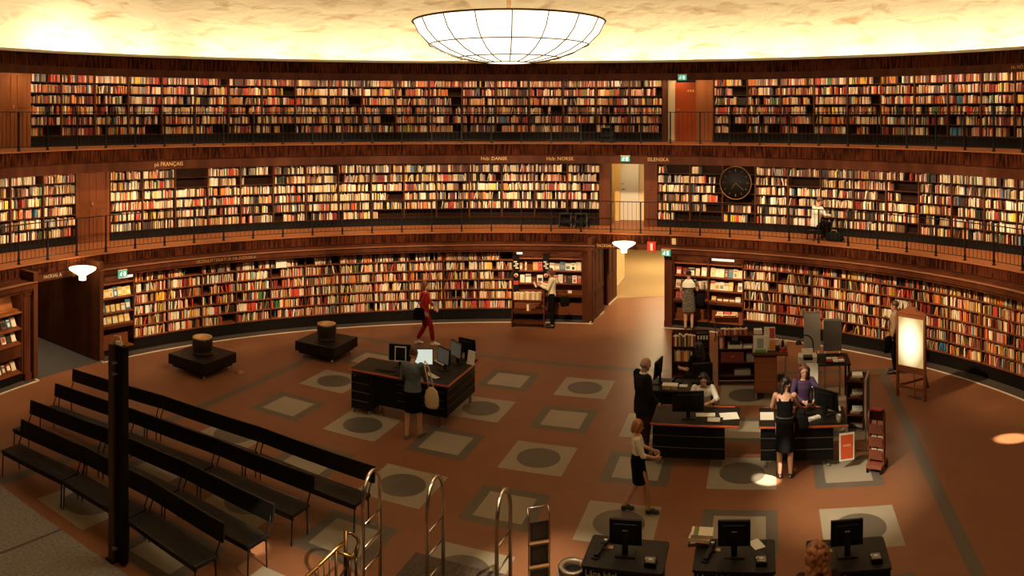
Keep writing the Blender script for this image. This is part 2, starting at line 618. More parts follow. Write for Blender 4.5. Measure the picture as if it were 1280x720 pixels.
# tier walls behind the bookcases
structure('wall_middle', MB().arc([(12.60, 2.5), (12.60, 5.1), (12.8, 5.1), (12.8, 2.5)], -97, 14.9).arc([(12.60, 2.5), (12.60, 5.1), (12.8, 5.1), (12.8, 2.5)], 20.6, 97), WOODD)
structure('wall_high', MB().arc([(12.60, 5.15), (12.60, 7.3), (12.8, 7.3), (12.8, 5.15)], -97, 23.3).arc([(12.60, 5.15), (12.60, 7.3), (12.8, 7.3), (12.8, 5.15)], 30.4, 97), WOODD)
GB = [(-97, -78.3), (-66.9, 13.9), (25.3, 97)]
mb = MB()
for f0, f1 in GB: mb.arc([(10.92, 0), (10.92, 2.46), (11.05, 2.46), (11.05, 0)], f0, f1)
structure('wall_lower', mb, WOODD)
# entablatures over the ground-floor bookcases
for k, (f0, f1) in enumerate(((-97, -77.9), (-67.2, 14.1), (25.1, 97))):
    structure('trim_%d' % (9 + k), MB().arc([(10.34, 2.03), (10.34, 2.07), (10.30, 2.09), (10.30, 2.20), (10.26, 2.23), (10.72, 2.23), (10.72, 2.18), (10.92, 2.18), (10.92, 2.03)], f0, f1), WOOD)
    structure('trim_%d' % (12 + k), MB().arc([(10.255, 2.231), (10.255, 2.245), (10.36, 2.245), (10.36, 2.231)], f0, f1), LIP)
# pale edge line on the floor round the room
ED = [(10.18, 0.001), (10.18, 0.012), (10.225, 0.012), (10.225, 0.001)]
for k, (f0, f1) in enumerate(((-97, -78.1), (-66.7, 13.9), (25.2, 97))):
    structure('baseboard_%s' % ('left', 'far', 'right')[k], MB().arc(ED, f0, f1), PALE)

# passages at floor level
def wall_line(name, pts, z0, z1, m, th=0.12, side=1, base=True):
    mb_ = MB()
    for p, q in zip(pts, pts[1:]):
        p, q = Vector(p), Vector(q)
        n = Vector((-(q - p).y, (q - p).x, 0)).normalized() * th * side
        mb_.prism([(p.x, p.y), (q.x, q.y), (q.x + n.x, q.y + n.y), (p.x + n.x, p.y + n.y)] if side > 0 else [(p.x, p.y), (p.x + n.x, p.y + n.y), (q.x + n.x, q.y + n.y), (q.x, q.y)], z0, z1)
    return structure(name, mb_, m)

PANEL = carved_material('panelled_mahogany', (0.022, 0.008, 0.004), (0.032, 0.011, 0.005), (0.045, 0.015, 0.007))
def plank(name, p, q, z0, z1, m, side=1, th=0.1, boards=8):
    """wainscot wall of upright framed boards between two plan points"""
    p, q = Vector((p[0], p[1], 0)), Vector((q[0], q[1], 0))
    d = (q - p); ln = d.length; d.normalize()
    M = Matrix((d, Vector((-d.y, d.x, 0)) * side, Vector((0, 0, 1)))).transposed().to_4x4()
    M.translation = p
    mb_ = MB()
    mb_.box(0, ln, 0, th, z0, z1, M)
    s_ = ln / boards
    for k in range(boards + 1):
        mb_.box(max(0, k * s_ - 0.03), min(ln, k * s_ + 0.03), -0.018, 0, z0, z1, M)
    for z in (z0 + 0.06, z0 + (z1 - z0) * 0.36, z1 - 0.06):
        mb_.box(0, ln, -0.022, 0, z - 0.06, z + 0.06, M)
    return structure(name, mb_, m)

# left passage
lp0, lp1 = P(-66.75, 10.27), P(-67.9, 15.2)
plank('wall_left_passage_far', lp0, lp1, 0.05, 2.45, WOODD, side=1, boards=13)
plank('wall_left_passage_near', P(-78.3, 10.3), P(-77.3, 15.2), 0.05, 2.45, WOODD, side=-1, boards=13)
structure('wall_left_passage_end', MB().arc([(15.2, 0), (15.2, 2.5), (15.35, 2.5), (15.35, 0)], -79, -66), WOODD)
mb = MB(); mb.arc([(10.3, 0.001), (10.3, 0.006), (15.3, 0.006), (15.3, 0.001)], -77.6, -67.3)
structure('floor_left_passage', mb, GREYC)
mb = MB(); mb.bar(P(-66.9, 10.2, 0.008) , P(-68.0, 15.2, 0.008), 0.05, 0.014); mb.bar(P(-78.1, 10.2, 0.008), P(-77.2, 15.2, 0.008), 0.05, 0.014)
structure('baseboard_left_passage', mb, PALE)
structure('ceiling_left_passage', MB().arc([(10.8, 2.36), (10.8, 2.42), (15.3, 2.42), (15.3, 2.36)], -79, -66), WOODD)
# right-hand passage and the lit corridor behind it
plank('wall_right_passage_near', (2.30, 22.06), (2.78, 23.19), 0.03, 2.45, WOODD, side=1, boards=3)
plank('wall_right_passage_pier', (3.05, 24.05), (3.43, 24.97), 0.03, 2.45, WOODD, side=1, boards=2)
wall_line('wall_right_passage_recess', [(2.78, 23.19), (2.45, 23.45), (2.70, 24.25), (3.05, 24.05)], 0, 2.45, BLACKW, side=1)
wall_line('wall_corridor_jamb', [(3.43, 24.97), (3.30, 25.05), (3.66, 26.6)], 0, 2.45, YELLOWW, side=1)
wall_line('wall_corridor_pier', [(3.66, 26.6), (3.75, 26.92), (4.12, 28.02)], 0, 2.45, CREAM, side=1)
wall_line('wall_corridor_left', [(4.12, 28.02), (4.2, 28.3), (4.9, 33.5)], 0, 2.45, CREAM, side=1)
wall_line('wall_corridor_right', [(4.62, 21.75), (6.6, 25.5), (9.5, 34.0)], 0, 2.45, CREAM, side=-1)
wall_line('wall_corridor_end', [(4.6, 33.6), (9.8, 33.6)], 0, 2.45, CREAM, side=1)
mb = MB(); mb.prism([(2.9, 24.9), (7.2, 24.9), (10, 33.8), (4.0, 33.8)], -0.05, 0.006)
structure('floor_corridor', mb, CARPET)
mb = MB(); mb.prism([(2.9, 23.0), (5.6, 22.6), (10, 33.8), (2.9, 33.8)], 2.38, 2.44)
structure('ceiling_corridor', mb, CREAM)
mb = MB(); mb.bar((2.25, 21.98, 0.03), (2.80, 23.19, 0.03), 0.03, 0.05); mb.bar((3.07, 24.03, 0.03), (3.46, 24.97, 0.03), 0.03, 0.05); mb.bar((3.68, 26.6, 0.03), (4.14, 28.02, 0.03), 0.03, 0.06); mb.bar((4.62, 21.7, 0.03), (5.2, 22.9, 0.03), 0.03, 0.05)
structure('baseboard_corridor', mb, PALE)
light('corridor_lamp', 'AREA', (4.3, 23.4, 2.34), (4.3, 23.4, 0), 38, (1.0, 0.76, 0.40), size=(0.8, 0.8))
light('corridor_lamp', 'AREA', (5.6, 25.6, 2.34), (5.6, 25.6, 0), 120, (1.0, 0.76, 0.40), size=(1.6, 1.2))
light('corridor_lamp', 'AREA', (6.3, 29.5, 2.34), (6.3, 29.5, 0), 200, (1.0, 0.76, 0.40), size=(2.4, 2.4))

# doorway on the middle gallery, with a lit lobby behind it
def slab(name, f0, f1, R0, R1, z0, z1, m): return structure(name, MB().arc([(R0, z0), (R0, z1), (R1, z1), (R1, z0)], f0, f1, 1.0), m)
slab('wall_lobby_left', 13.4, 15.9, 13.35, 13.5, 2.55, 4.66, YELLOWW)
slab('wall_lobby_right', 15.7, 20.8, 13.55, 13.7, 2.55, 4.66, CREAM)
slab('floor_lobby', 13.4, 21.2, 12.6, 13.6, 2.50, 2.551, DECK)
slab('ceiling_lobby', 13.4, 21.2, 12.6, 13.7, 4.66, 4.72, CREAM)
slab('trim_20', 14.2, 14.6, 12.8, 13.34, 2.55, 4.66, CREAM)
slab('trim_21', 20.3, 20.8, 12.82, 13.5, 2.55, 4.66, CREAM)
light('lobby_lamp', 'AREA', P(17.4, 12.95, 4.62), P(17.4, 12.95, 0), 6, (1.0, 0.78, 0.40), size=(0.5, 0.4))
light('door_lamp', 'AREA', P(25.0, 12.45, 7.15), P(25, 12.5, 0), 3, WARM, size=(0.4, 0.2), roll=tang(25))
light('added_passage_light', 'AREA', P(-72.5, 12.4, 2.34), P(-72.5, 12.4, 0), 7, WARM, size=(0.6, 0.6))  # added to brighten the dark left passage, no fixture here
slab('wall_landing', 23.0, 24.5, 12.66, 12.8, 5.2, 7.24, CREAM)


def local(phi, R, z=0.0):
    """place on the ring at angle phi, local x along the wall to the right, local y away from the room's centre"""
    M = Matrix.Rotation(-math.radians(phi), 4, 'Z')
    M.translation = P(phi, R, z)
    return M


def at(o, phi, R, z=0.0):
    o.location = P(phi, R, z)
    o.rotation_euler = (0, 0, -math.radians(phi))
    return o


def door(name, phi, R, z, w, h, m, panels=True, handle=True, hm=None, double=False):
    o = MB().box(-w / 2, w / 2, 0, 0.05, 0, h).build(name, m, kind='structure')
    at(o, phi, R, z)
    leaves = [(-w / 2, 0), (0, w / 2)] if double else [(-w / 2, w / 2)]
    if panels:
        for x0, x1 in leaves:
            mb_ = MB()
            for z0, z1 in ((0.12, 0.45 * h), (0.52 * h, h - 0.12)):
                for a in ((x0 + 0.09, x0 + 0.12, z0, z1), (x1 - 0.12, x1 - 0.09, z0, z1), (x0 + 0.09, x1 - 0.09, z0, z0 + 0.03), (x0 + 0.09, x1 - 0.09, z1 - 0.03, z1)):
                    mb_.box(a[0], a[1], -0.015, 0, a[2], a[3])
            mb_.build('panel_moulding', m, o)
    if handle:
        hx = -0.05 if double else (-w / 2 + 0.07)
        MB().tube([(hx, 0, 1.0), (hx, -0.05, 1.0), (hx + (0.10 if not double else 0), -0.05, 1.0 if not double else 1.1)], 0.012).build('handle', hm or BRASS, o)
    return o


d1 = door('door_1', 17.2, 13.48, 2.56, 0.61, 1.98, WHITED, panels=False, handle=False)
MB().tube([(-0.24, 0, 1.02), (-0.24, -0.05, 1.02), (-0.15, -0.05, 1.02)], 0.014).lathe([(0.02, 0), (0.02, 0.03)], n=10, M=Matrix.Translation((-0.24, 0.0, 1.2)) @ Matrix.Rotation(math.pi / 2, 4, 'X')).build('handle', BLACKM, d1)
MB().box(-0.13, 0.05, -0.006, 0, 1.66, 1.70).build('name_plate', PALE, d1)
d2 = door('door_2', 26.05, 12.62, 5.2, 0.70, 1.86, ORANGED, panels=False, handle=True)
M0 = Matrix.Translation((0.17, -0.004, 1.58)) @ Matrix.Rotation(math.pi / 2, 4, 'X')
mb = MB()
for k, dz in enumerate((0, 0.0, 0.0)): mb.box(0.05 + 0.08 * k, 0.10 + 0.08 * k, -0.006, 0, 1.56, 1.63)
mb.build('door_number', BRASS, d2)
d3 = door('door_3', -73.6, 12.2, 5.2, 1.06, 1.98, WOODL, double=True)
d4 = door('door_4', -61.8, 12.22, 2.56, 1.05, 2.08, mat('panel_mahogany', (0.105, 0.028, 0.008), 0.55, spec=0.1, var=(3, (0.15, 0.043, 0.013), (1, 1, 0.15))), double=True)
# wooden piers beside the doorways
def pier(n_, phi0, phi1, R, z0, z1, m, knob=None):
    o = slab('trim_%d' % n_, phi0, phi1, R, R + 0.4, z0, z1, m)
    if knob: MB().lathe([(0.001, 0), (0.02, 0.005), (0.025, 0.02), (0.001, 0.03)], n=10, M=Matrix.Translation(P(knob, R - 0.03, 3.7))).build('knob', BRASS, o)
    return o
pier(22, 13.62, 15.2, 12.18, 2.55, 4.62, WOOD, 13.9)
pier(23, 20.25, 22.2, 12.18, 2.55, 4.62, WOOD, 21.9)
pier(24, 23.05, 23.5, 12.15, 5.2, 7.2, WOOD)
pier(25, 28.0, 30.6, 12.15, 5.2, 7.2, WOODL)
# pilasters ending the ground-floor rows of bookcases
for k, (f0, f1) in enumerate(((-79.5, -78.2), (-66.75, -66.05), (12.05, 13.85), (25.35, 26.6))):
    structure('trim_%d' % (26 + k), MB().arc([(10.42, 0), (10.42, 2.03), (10.92, 2.03), (10.92, 0)], f0, f1, 1).arc([(10.38, 0), (10.38, 0.16), (10.42, 0.16), (10.42, 0)], f0, f1, 1).arc([(10.39, 1.93), (10.38, 2.03), (10.42, 2.03), (10.42, 1.93)], f0, f1, 1), WOOD)

# ------------------------------------------------------------------ bookcases and books
rnd = random.Random(7)
PAL = {  # colour name: linear albedo
    'cream': (0.74, 0.62, 0.42), 'white': (0.80, 0.72, 0.56), 'ivory': (0.66, 0.50, 0.30), 'tan': (0.42, 0.25, 0.12), 'ochre': (0.50, 0.28, 0.07),
    'yellow': (0.72, 0.46, 0.06), 'orange': (0.62, 0.19, 0.035), 'red': (0.50, 0.045, 0.022), 'dark red': (0.22, 0.020, 0.013), 'maroon': (0.10, 0.014, 0.010),
    'brown': (0.13, 0.055, 0.025), 'dark brown': (0.032, 0.013, 0.007), 'black': (0.008, 0.006, 0.005), 'grey': (0.22, 0.19, 0.16), 'green': (0.045, 0.13, 0.04),
    'olive': (0.18, 0.17, 0.05), 'blue': (0.06, 0.16, 0.24), 'pink': (0.60, 0.26, 0.19)}
PN = list(PAL)
BOOKM = [mat('book_cloth_' + n.replace(' ', '_'), PAL[n], 0.55) for n in PN]
PAPER = mat('book_paper', (0.70, 0.58, 0.40), 0.8)
LABELM = mat('spine_label_paper', (0.75, 0.66, 0.48), 0.6)
MIX = {
    'lower': dict(cream=13, white=9, ivory=8, tan=7, ochre=4, yellow=3, orange=8, red=10, maroon=6, brown=7, black=7, grey=4, green=3, olive=2, blue=2, pink=4),
    'middle': dict(cream=21, white=15, ivory=15, tan=9, ochre=4, yellow=2, orange=5, red=6, maroon=7, brown=9, black=12, grey=4, green=2, blue=2, pink=3),
    'upper': dict(cream=12, white=5, ivory=12, tan=9, ochre=5, yellow=3, orange=9, red=10, maroon=10, brown=9, black=5, grey=3, green=2, olive=2, blue=2, pink=4),
}
MIX['lower']['dark red'] = 8; MIX['upper']['dark red'] = 13; MIX['middle']['dark red'] = 4
MIX['lower']['dark brown'] = 5; MIX['upper']['dark brown'] = 7; MIX['middle']['dark brown'] = 6
MIX['right'] = dict(MIX['lower'], red=16, orange=15, yellow=7, black=5, maroon=4, blue=2, green=3)
MIX['fiction'] = dict(MIX['lower'], cream=18, ivory=12, tan=9)
MIX['mid_right'] = dict(MIX['middle'], cream=17, white=11, black=16, maroon=10, brown=11)


def pick(kind):
    d = MIX[kind]
    return rnd.choices(list(d), list(d.values()))[0]


SV, SF, SM = [], [], []        # all the books beyond the individually built ones
def stuff_box(x0, x1, y0, y1, z0, z1, T, ci):
    n = len(SV)
    for z in (z0, z1):
        for x, y in ((x0, y0), (x1, y0), (x1, y1), (x0, y1)): SV.append(tuple(T @ Vector((x, y, z))))
    for f in ((0, 3, 2, 1), (4, 5, 6, 7), (0, 1, 5, 4), (1, 2, 6, 5), (2, 3, 7, 6), (3, 0, 4, 7)):
        SF.append(tuple(n + i for i in f)); SM.append(ci)


def book_shape(mb_, x, y, z, t, h, d, lean, ci, M, detail=False, paper=None):
    """a spine-out book with its foot at x, leaning by 'lean' metres at the top"""
    sh = Matrix.Identity(4)
    if lean: sh[0][2] = lean / h; sh[0][3] = -lean / h * z
    T = M @ sh
    if detail:
        mb_.mi = ci
        c = 0.0025
        mb_.box(x, x + c, y + 0.006, y + d, z, z + h, T)
        mb_.box(x + t - c, x + t, y + 0.006, y + d, z, z + h, T)
        poly = [(x + t, y + 0.006), (x + t, y + 0.009), (x, y + 0.009), (x, y + 0.006), (x + t * 0.22, y), (x + t * 0.78, y)]
        mb_.prism(poly, z, z + h, T)
        mb_.mi = paper
        mb_.box(x + c, x + t - c, y + 0.009, y + d - 0.004, z + 0.003, z + h - 0.003, T)
    else:
        stuff_box(x, x + t, y, y + d, z, z + h, T, ci)


def fill(w, kind, full=0.9, hmin=0.185, hmax=0.245, leany=0.1):
    """list of (x, thickness, height, lean, colour, setback) along a shelf of width w"""
    out = []
    x = 0.008
    run = None
    stop = w - 0.012
    if rnd.random() > full: stop = w * rnd.uniform(0.5, 0.92)
    if rnd.random() > 0.97: x = w * rnd.uniform(0.1, 0.3)
    while True:
        t = rnd.choice((0.013, 0.016, 0.018, 0.02, 0.022, 0.025, 0.028, 0.031, 0.036, 0.042))
        if x + t > stop: break
        if run and run[1] > 0: run[1] -= 1; c = run[0]
        else:
            c = pick(kind)
            run = [c, rnd.randint(2, 6)] if rnd.random() < 0.06 else None
        h = rnd.uniform(hmin, hmax)
        if run: h = hmin + 0.03
        ln = 0.0
        if rnd.random() < leany and x + t + 0.06 < stop: ln = rnd.uniform(0.015, 0.05) * rnd.choice((1, 1, -1 if x > 0.06 else 1))
        out.append((x + max(0, -ln), t, h, ln, c, rnd.choice((rnd.uniform(0.0, 0.03), rnd.uniform(0, 0.07)))))
        x += t + (0.001 if rnd.random() < 0.6 else 0.004) + abs(ln)
        if rnd.random() < 0.025: x += rnd.uniform(0.03, 0.14)
    return out


def bookcase(tier, w, zs, top, base, depth=0.30, name='bookcase', back=BACK, shelfm=SHELF, drawers=False, uprightm=WOODD):
    """one bay; local x along the wall from 0 to w, y into the wall; shelves at heights zs"""
    o = bpy.data.objects.new(name, None)
    o.empty_display_size = 0.2
    COL.objects.link(o)
    MB().box(0, w, depth - 0.02, depth, base, top).build('back_panel', back, o)
    for x in (0, w - 0.018): MB().box(x, x + 0.018, 0.012, depth - 0.02, base, top).build('side_panel', uprightm, o)
    for z in zs:
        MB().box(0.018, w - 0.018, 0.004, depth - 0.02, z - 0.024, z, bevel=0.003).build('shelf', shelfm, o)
    MB().box(0, w, 0.03, depth, 0, base - 0.001).box(0, w, 0.012, 0.03, base - 0.05, base - 0.001).build('plinth', BLACKW, o)
    return o


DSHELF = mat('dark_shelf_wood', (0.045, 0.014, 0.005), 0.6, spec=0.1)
BAYS = {}
def place_bays(tier, sect, f0, df, n, R, z, zs, top, base, labelf, group):
    w = 2 * R * math.tan(math.radians(df / 2)) * 0.999
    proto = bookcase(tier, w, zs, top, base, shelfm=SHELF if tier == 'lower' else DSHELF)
    for k in range(n):
        fc = f0 + df * (k + 0.5)
        M = Matrix.Rotation(-math.radians(fc), 4, 'Z')
        M.translation = P(fc, R, z)
        M = M @ Matrix.Translation((-w / 2, 0, 0))
        o = proto if k == 0 else dup(proto)
        o.location = M.translation
        o.rotation_euler = (0, 0, -math.radians(fc))
        tag(o, labelf(k, n), 'bookcase', group)
        BAYS[(tier, sect, k)] = (M, w, o)


ZL = [0.33 + 0.284 * k for k in range(6)]
ZM = [0.24 + 0.288 * k for k in range(6)]
ZU = [0.30 + 0.285 * k for k in range(6)]
RL, RG = 10.55, 12.20
def lab(where, a, b):
    """bays counted from whichever end is nearer"""
    def f(k, n):
        if k < n / 2: return 'dark wooden bookcase bay, %s, %s from %s' % (where, ORD[k + 1], a)
        return 'dark wooden bookcase bay, %s, %s from %s' % (where, ORD[n - k], b)
    return f
place_bays('lower', 'far', -66.0, 5.57, 14, RL, 0, ZL, 2.03, 0.305, lab('ground-floor far wall', 'the dark left passage', 'the lit corridor'), 'ground-floor bookcase bays')
place_bays('lower', 'right', 26.6, 5.6, 11, RL, 0, ZL, 2.03, 0.305, lab('ground floor right side', 'the corridor opening', 'the right photo edge'), 'ground-floor bookcase bays')
place_bays('middle', 'left', -78.85, 4.86, 3, RG, 2.55, ZM, 2.05, 0.215, lab('middle gallery left of wooden cupboard doors', 'the photo edge', 'those doors'), 'middle-gallery bookcase bays')
place_bays('middle', 'far', -59.25, 4.86, 15, RG, 2.55, ZM, 2.05, 0.215, lab('middle gallery far wall', 'the wooden cupboard doors', 'the white door'), 'middle-gallery bookcase bays')
place_bays('middle', 'right', 22.2, 4.86, 12, RG, 2.55, ZM, 2.05, 0.215, lab('middle gallery right side', 'the white door', 'the right photo edge'), 'middle-gallery bookcase bays')
place_bays('upper', 'far', -71.4, 4.97, 19, RG, 5.20, ZU, 2.02, 0.275, lab('top gallery far wall', 'the wooden cupboard doors', 'the orange-red door'), 'top-gallery bookcase bays')
place_bays('upper', 'right', 30.6, 4.97, 10, RG, 5.20, ZU, 2.02, 0.275, lab('top gallery right side', 'the orange-red door', 'the right photo edge'), 'top-gallery bookcase bays')

FORCE = {('upper', 'right', 6): ('blue', 0.5), ('upper', 'right', 7): ('blue', -0.36)}     # a run of blue volumes on the lowest shelf
DISPLAY = {('lower', 'far', 0), ('lower', 'far', 12), ('lower', 'far', 13), ('lower', 'right', 0), ('lower', 'right', 1)}
SPARSE = {  # bay and row (0 = lowest shelf) with few or no books in the photograph
    ('middle', 'far', 2): {5: 0.0, 4: 0.0}, ('middle', 'far', 3): {4: 0.9}, ('middle', 'far', 4): {4: 0.15}, ('middle', 'far', 8): {0: 0.25},
    ('middle', 'far', 9): {0: 0}, ('middle', 'far', 10): {0: 0}, ('middle', 'far', 11): {0: 0}, ('middle', 'far', 12): {0: 0}, ('middle', 'far', 13): {0: 0}, ('middle', 'far', 14): {0: 0},
    ('middle', 'right', 0): {5: 0.35, 0: 0.6}, ('middle', 'right', 1): {5: 0.4, 4: 0.8, 3: 0.8, 2: 0.9, 1: 0.5, 0: 0.0}, ('middle', 'right', 2): {5: 0, 4: 0, 3: 0, 2: 0, 1: 0.9, 0: 0.8},
    ('middle', 'right', 4): {4: 0.0}, ('middle', 'right', 7): {4: 0.3, 3: 0.4}}
INDIV = {('lower', 'right', 9)}       # the bay whose books are objects of their own
indiv_books = 0
ROWN = ['bottom', 'fifth', 'fourth', 'third', 'second', 'top']
for (tier, sect, k), (M, w, o) in list(BAYS.items()):
    if (tier, sect, k) in DISPLAY: continue
    zs = {'lower': ZL, 'middle': ZM, 'upper': ZU}[tier]
    kind = tier
    if tier == 'lower': kind = 'right' if sect == 'right' and k > 2 else 'fiction'
    if tier == 'middle' and sect == 'right': kind = 'mid_right'
    for r, z in enumerate(zs):
        sp = SPARSE.get((tier, sect, k), {}).get(r)
        if sp == 0: continue
        full = {'lower': 0.93, 'middle': 0.93, 'upper': 0.9}[tier]
        ww = w * sp if sp else w
        bs = fill(ww - 0.036, kind, full if not sp else 1.0, leany=0.16 if tier == 'lower' else 0.05, hmin=0.17, hmax=0.235)
        if tier == 'upper' and r == 0 and rnd.random() < 0.3: bs = bs[:len(bs) // 2]
        for n, (x, t, h, ln, c, sb) in enumerate(bs):
            fc_ = FORCE.get((tier, sect, k))
            if fc_ and r == 0 and ((fc_[1] > 0 and x / w > fc_[1]) or (fc_[1] < 0 and x / w < -fc_[1])): c, h, ln = fc_[0], 0.21, 0
            if (tier, sect, k) in INDIV:
                mb_ = MB()
                book_shape(mb_, 0, 0, 0, t, h, 0.16, ln, 0, Matrix(), True, 1)
                bk = mb_.build('book', [BOOKM[PN.index(c)], PAPER])
                q = M @ Matrix.Translation((x + 0.018, 0.03 + sb, z + 0.001))
                bk.location = q.translation
                bk.rotation_euler = o.rotation_euler
                tag(bk, '%s book %s from left, %s shelf, second bookcase bay from right photo edge' % (c, ORD[n + 1], ROWN[r]), 'book', 'books in the second bay from the right edge')
                indiv_books += 1
            else:
                book_shape(None, x + 0.018, 0.03 + sb, z + 0.0005, t, h, 0.16, ln, PN.index(c), M)
me = bpy.data.meshes.new('books')
me.from_pydata(SV, [], SF)
for m_ in BOOKM: me.materials.append(m_)
me.polygons.foreach_set('material_index', SM)
o = bpy.data.objects.new('books', me)
COL.objects.link(o)
tag(o, 'rows of books with red, cream, orange and dark spines filling the curved shelves', 'books', None, 'stuff')
SB = len(SM) // 6
print('individual books', indiv_books, 'stuff books', SB)

# ------------------------------------------------------------------ fixtures: railings, chandelier, lamps, clock, signs, lettering
def railing(z, label):
    o = thing('gallery_railing', label, 'railing', (0, 0, 0), 0, 'gallery railings')
    R, h, f0, df, n = 10.88, 0.93, -92.3, 4.72, 39
    MB().arc([(R - 0.02, z + h - 0.02), (R - 0.02, z + h), (R + 0.02, z + h), (R + 0.02, z + h - 0.02)], f0, f0 + df * n).build('handrail', BLACKM, o)
    MB().arc([(R - 0.009, z + 0.085), (R - 0.009, z + 0.10), (R + 0.009, z + 0.10), (R + 0.009, z + 0.085)], f0, f0 + df * n).build('bottom_rail', BLACKM, o)
    pm = MB().box(-0.018, 0.018, -0.018, 0.018, 0.0, h - 0.02).box(-0.03, 0.03, -0.03, 0.03, 0.0, 0.03).box(-0.024, 0.024, -0.024, 0.024, 0.06, 0.14).mesh('post', BLACKM)
    w = 2 * R * math.sin(math.radians(df / 2))
    bm_ = MB()
    for k in range(1, 7): bm_.box(-w / 2 + w * k / 7 - 0.0045, -w / 2 + w * k / 7 + 0.0045, -0.0045, 0.0045, 0.09, h - 0.015)
    bm_ = bm_.mesh('balusters', BLACKM)
    for k in range(n + 1):
        p = bpy.data.objects.new('post', pm); COL.objects.link(p); p.parent = o
        at(p, f0 + df * k, R, z)
        if k < n:
            p = bpy.data.objects.new('baluster_panel', bm_); COL.objects.link(p); p.parent = o
            at(p, f0 + df * (k + 0.5), R, z)
    return o


railing(2.552, 'thin black metal railing along the edge of the middle gallery')
railing(5.202, 'thin black metal railing along the edge of the top gallery')

# chandelier
ch = thing('chandelier', 'large glowing white glass bowl chandelier with thin metal ribs under the dome', 'chandelier', (-0.05, 12.1, 6.9))
prof = [(0.001, -0.015), (0.35, 0.0), (0.58, 0.03), (0.80, 0.08), (1.04, 0.165), (1.26, 0.29), (1.42, 0.45), (1.51, 0.63)]
MB().lathe(prof, n=72, caps=False).build('glass_bowl', mat('chandelier_glass', (0.9, 0.85, 0.7), 0.5, emit=((1.0, 0.84, 0.58), 2.2)), ch)
DBR = mat('dark_bronze', (0.10, 0.05, 0.02), 0.4, 0.7)
def ring(R, z, r, n=64): return MB().tube([(R * math.cos(2 * math.pi * k / n), R * math.sin(2 * math.pi * k / n), z) for k in range(n)], r, 6, closed=True)
ring(1.525, 0.64, 0.016).build('rim', DBR, ch)
for R, z in ((1.265, 0.275), (0.805, 0.07), (0.36, -0.008)): ring(R, z, 0.009).build('hoop', DBR, ch)
for k in range(18):
    a = math.radians(20 * k + 92)
    MB().tube([((R + 0.008) * math.cos(a), (R + 0.008) * math.sin(a), z - 0.004) for R, z in prof[1:]], 0.0085, 6).build('rib', DBR, ch)
MB().tube([(0, 0, 0.62), (0, 0, 8.2)], 0.036, 12).build('rod', DBR, ch)
MB().lathe([(0.06, 0.60), (0.075, 0.64), (0.06, 0.68), (0.036, 0.70)], n=16).build('collar', PALE, ch)
mb = MB()
for k in range(6):
    a = math.radians(60 * k)
    mb.tube([(0, 0, 0.64), (1.51 * math.cos(a), 1.51 * math.sin(a), 0.64)], 0.010, 6)
mb.build('spokes', DBR, ch)
light('chandelier_bulb', 'POINT', (-0.05, 12.1, 7.9), (0, 0, 0), 480, (1, 0.76, 0.46), size=0.5)

# bowl wall lamps on the fascia over the two passages
def wall_lamp(phi, label):
    o = thing('wall_lamp', label, 'lamp', (0, 0, 0), 0, 'bowl wall lamps over the passages')
    at(o, phi, 10.40, 2.24)
    MB().lathe([(0.06, -0.10), (0.10, -0.075), (0.17, -0.03), (0.26, 0.02), (0.32, 0.065), (0.335, 0.10), (0.325, 0.10), (0.30, 0.07), (0.22, 0.03), (0.12, -0.01), (0.02, -0.02)], n=36, caps=False).build('glass_bowl', WHITEG, o)
    MB().lathe([(0.085, -0.19), (0.09, -0.18), (0.09, -0.11), (0.075, -0.095), (0.06, -0.09)], n=24).build('glass_foot', WHITEG, o)
    MB().tube([(0, 0.37, -0.12), (0, 0.2, -0.12), (0, 0.08, -0.14)], 0.018, 8).lathe([(0.06, 0), (0.06, 0.02)], n=16, M=Matrix.Translation((0, 0.37, -0.12)) @ Matrix.Rotation(math.pi / 2, 4, 'X')).build('wall_bracket', BRASS, o)
    p = P(phi, 10.40, 2.42)
    light('lamp_bulb', 'POINT', p, p, 9, (1, 0.72, 0.38), size=0.08)
    return o


wall_lamp(18.82, 'white bowl wall lamp glowing above the lit corridor opening')
wall_lamp(-69.67, 'white bowl wall lamp glowing above the dark left passage')

# clock
ck = thing('wall_clock', 'large round dark clock with brass rim hanging in front of shelves', 'clock')
at(ck, 34.2, 12.0, 4.0)
RX = Matrix.Rotation(math.pi / 2, 4, 'X')
MB().lathe([(0.001, -0.10), (0.47, -0.10), (0.49, -0.02), (0.49, 0.0), (0.001, 0.0)], n=48, M=RX).build('case', mat('clock_face', (0.006, 0.004, 0.003), 0.6, spec=0.1), ck)
mb = MB()
mb.tube([(0.495 * math.cos(2 * math.pi * k / 48), -0.01, 0.495 * math.sin(2 * math.pi * k / 48)) for k in range(48)], 0.013, 8, closed=True)
mb.build('rim', mat('aged_brass', (0.22, 0.12, 0.045), 0.4, 0.8), ck)
DIM = mat('dull_gold', (0.11, 0.065, 0.02), 0.5)
for k in range(12):
    a = math.radians(30 * k)
    MB().bar((0.34 * math.sin(a), -0.006, 0.34 * math.cos(a)), (0.41 * math.sin(a), -0.006, 0.41 * math.cos(a)), 0.022, 0.008).build('hour_mark', DIM, ck)
for a, l in ((215, 0.24), (130, 0.33)):
    a = math.radians(a)
    MB().bar((0, -0.012, 0), (l * math.sin(a), -0.012, l * math.cos(a)), 0.022, 0.006).build('hand', DIM, ck)

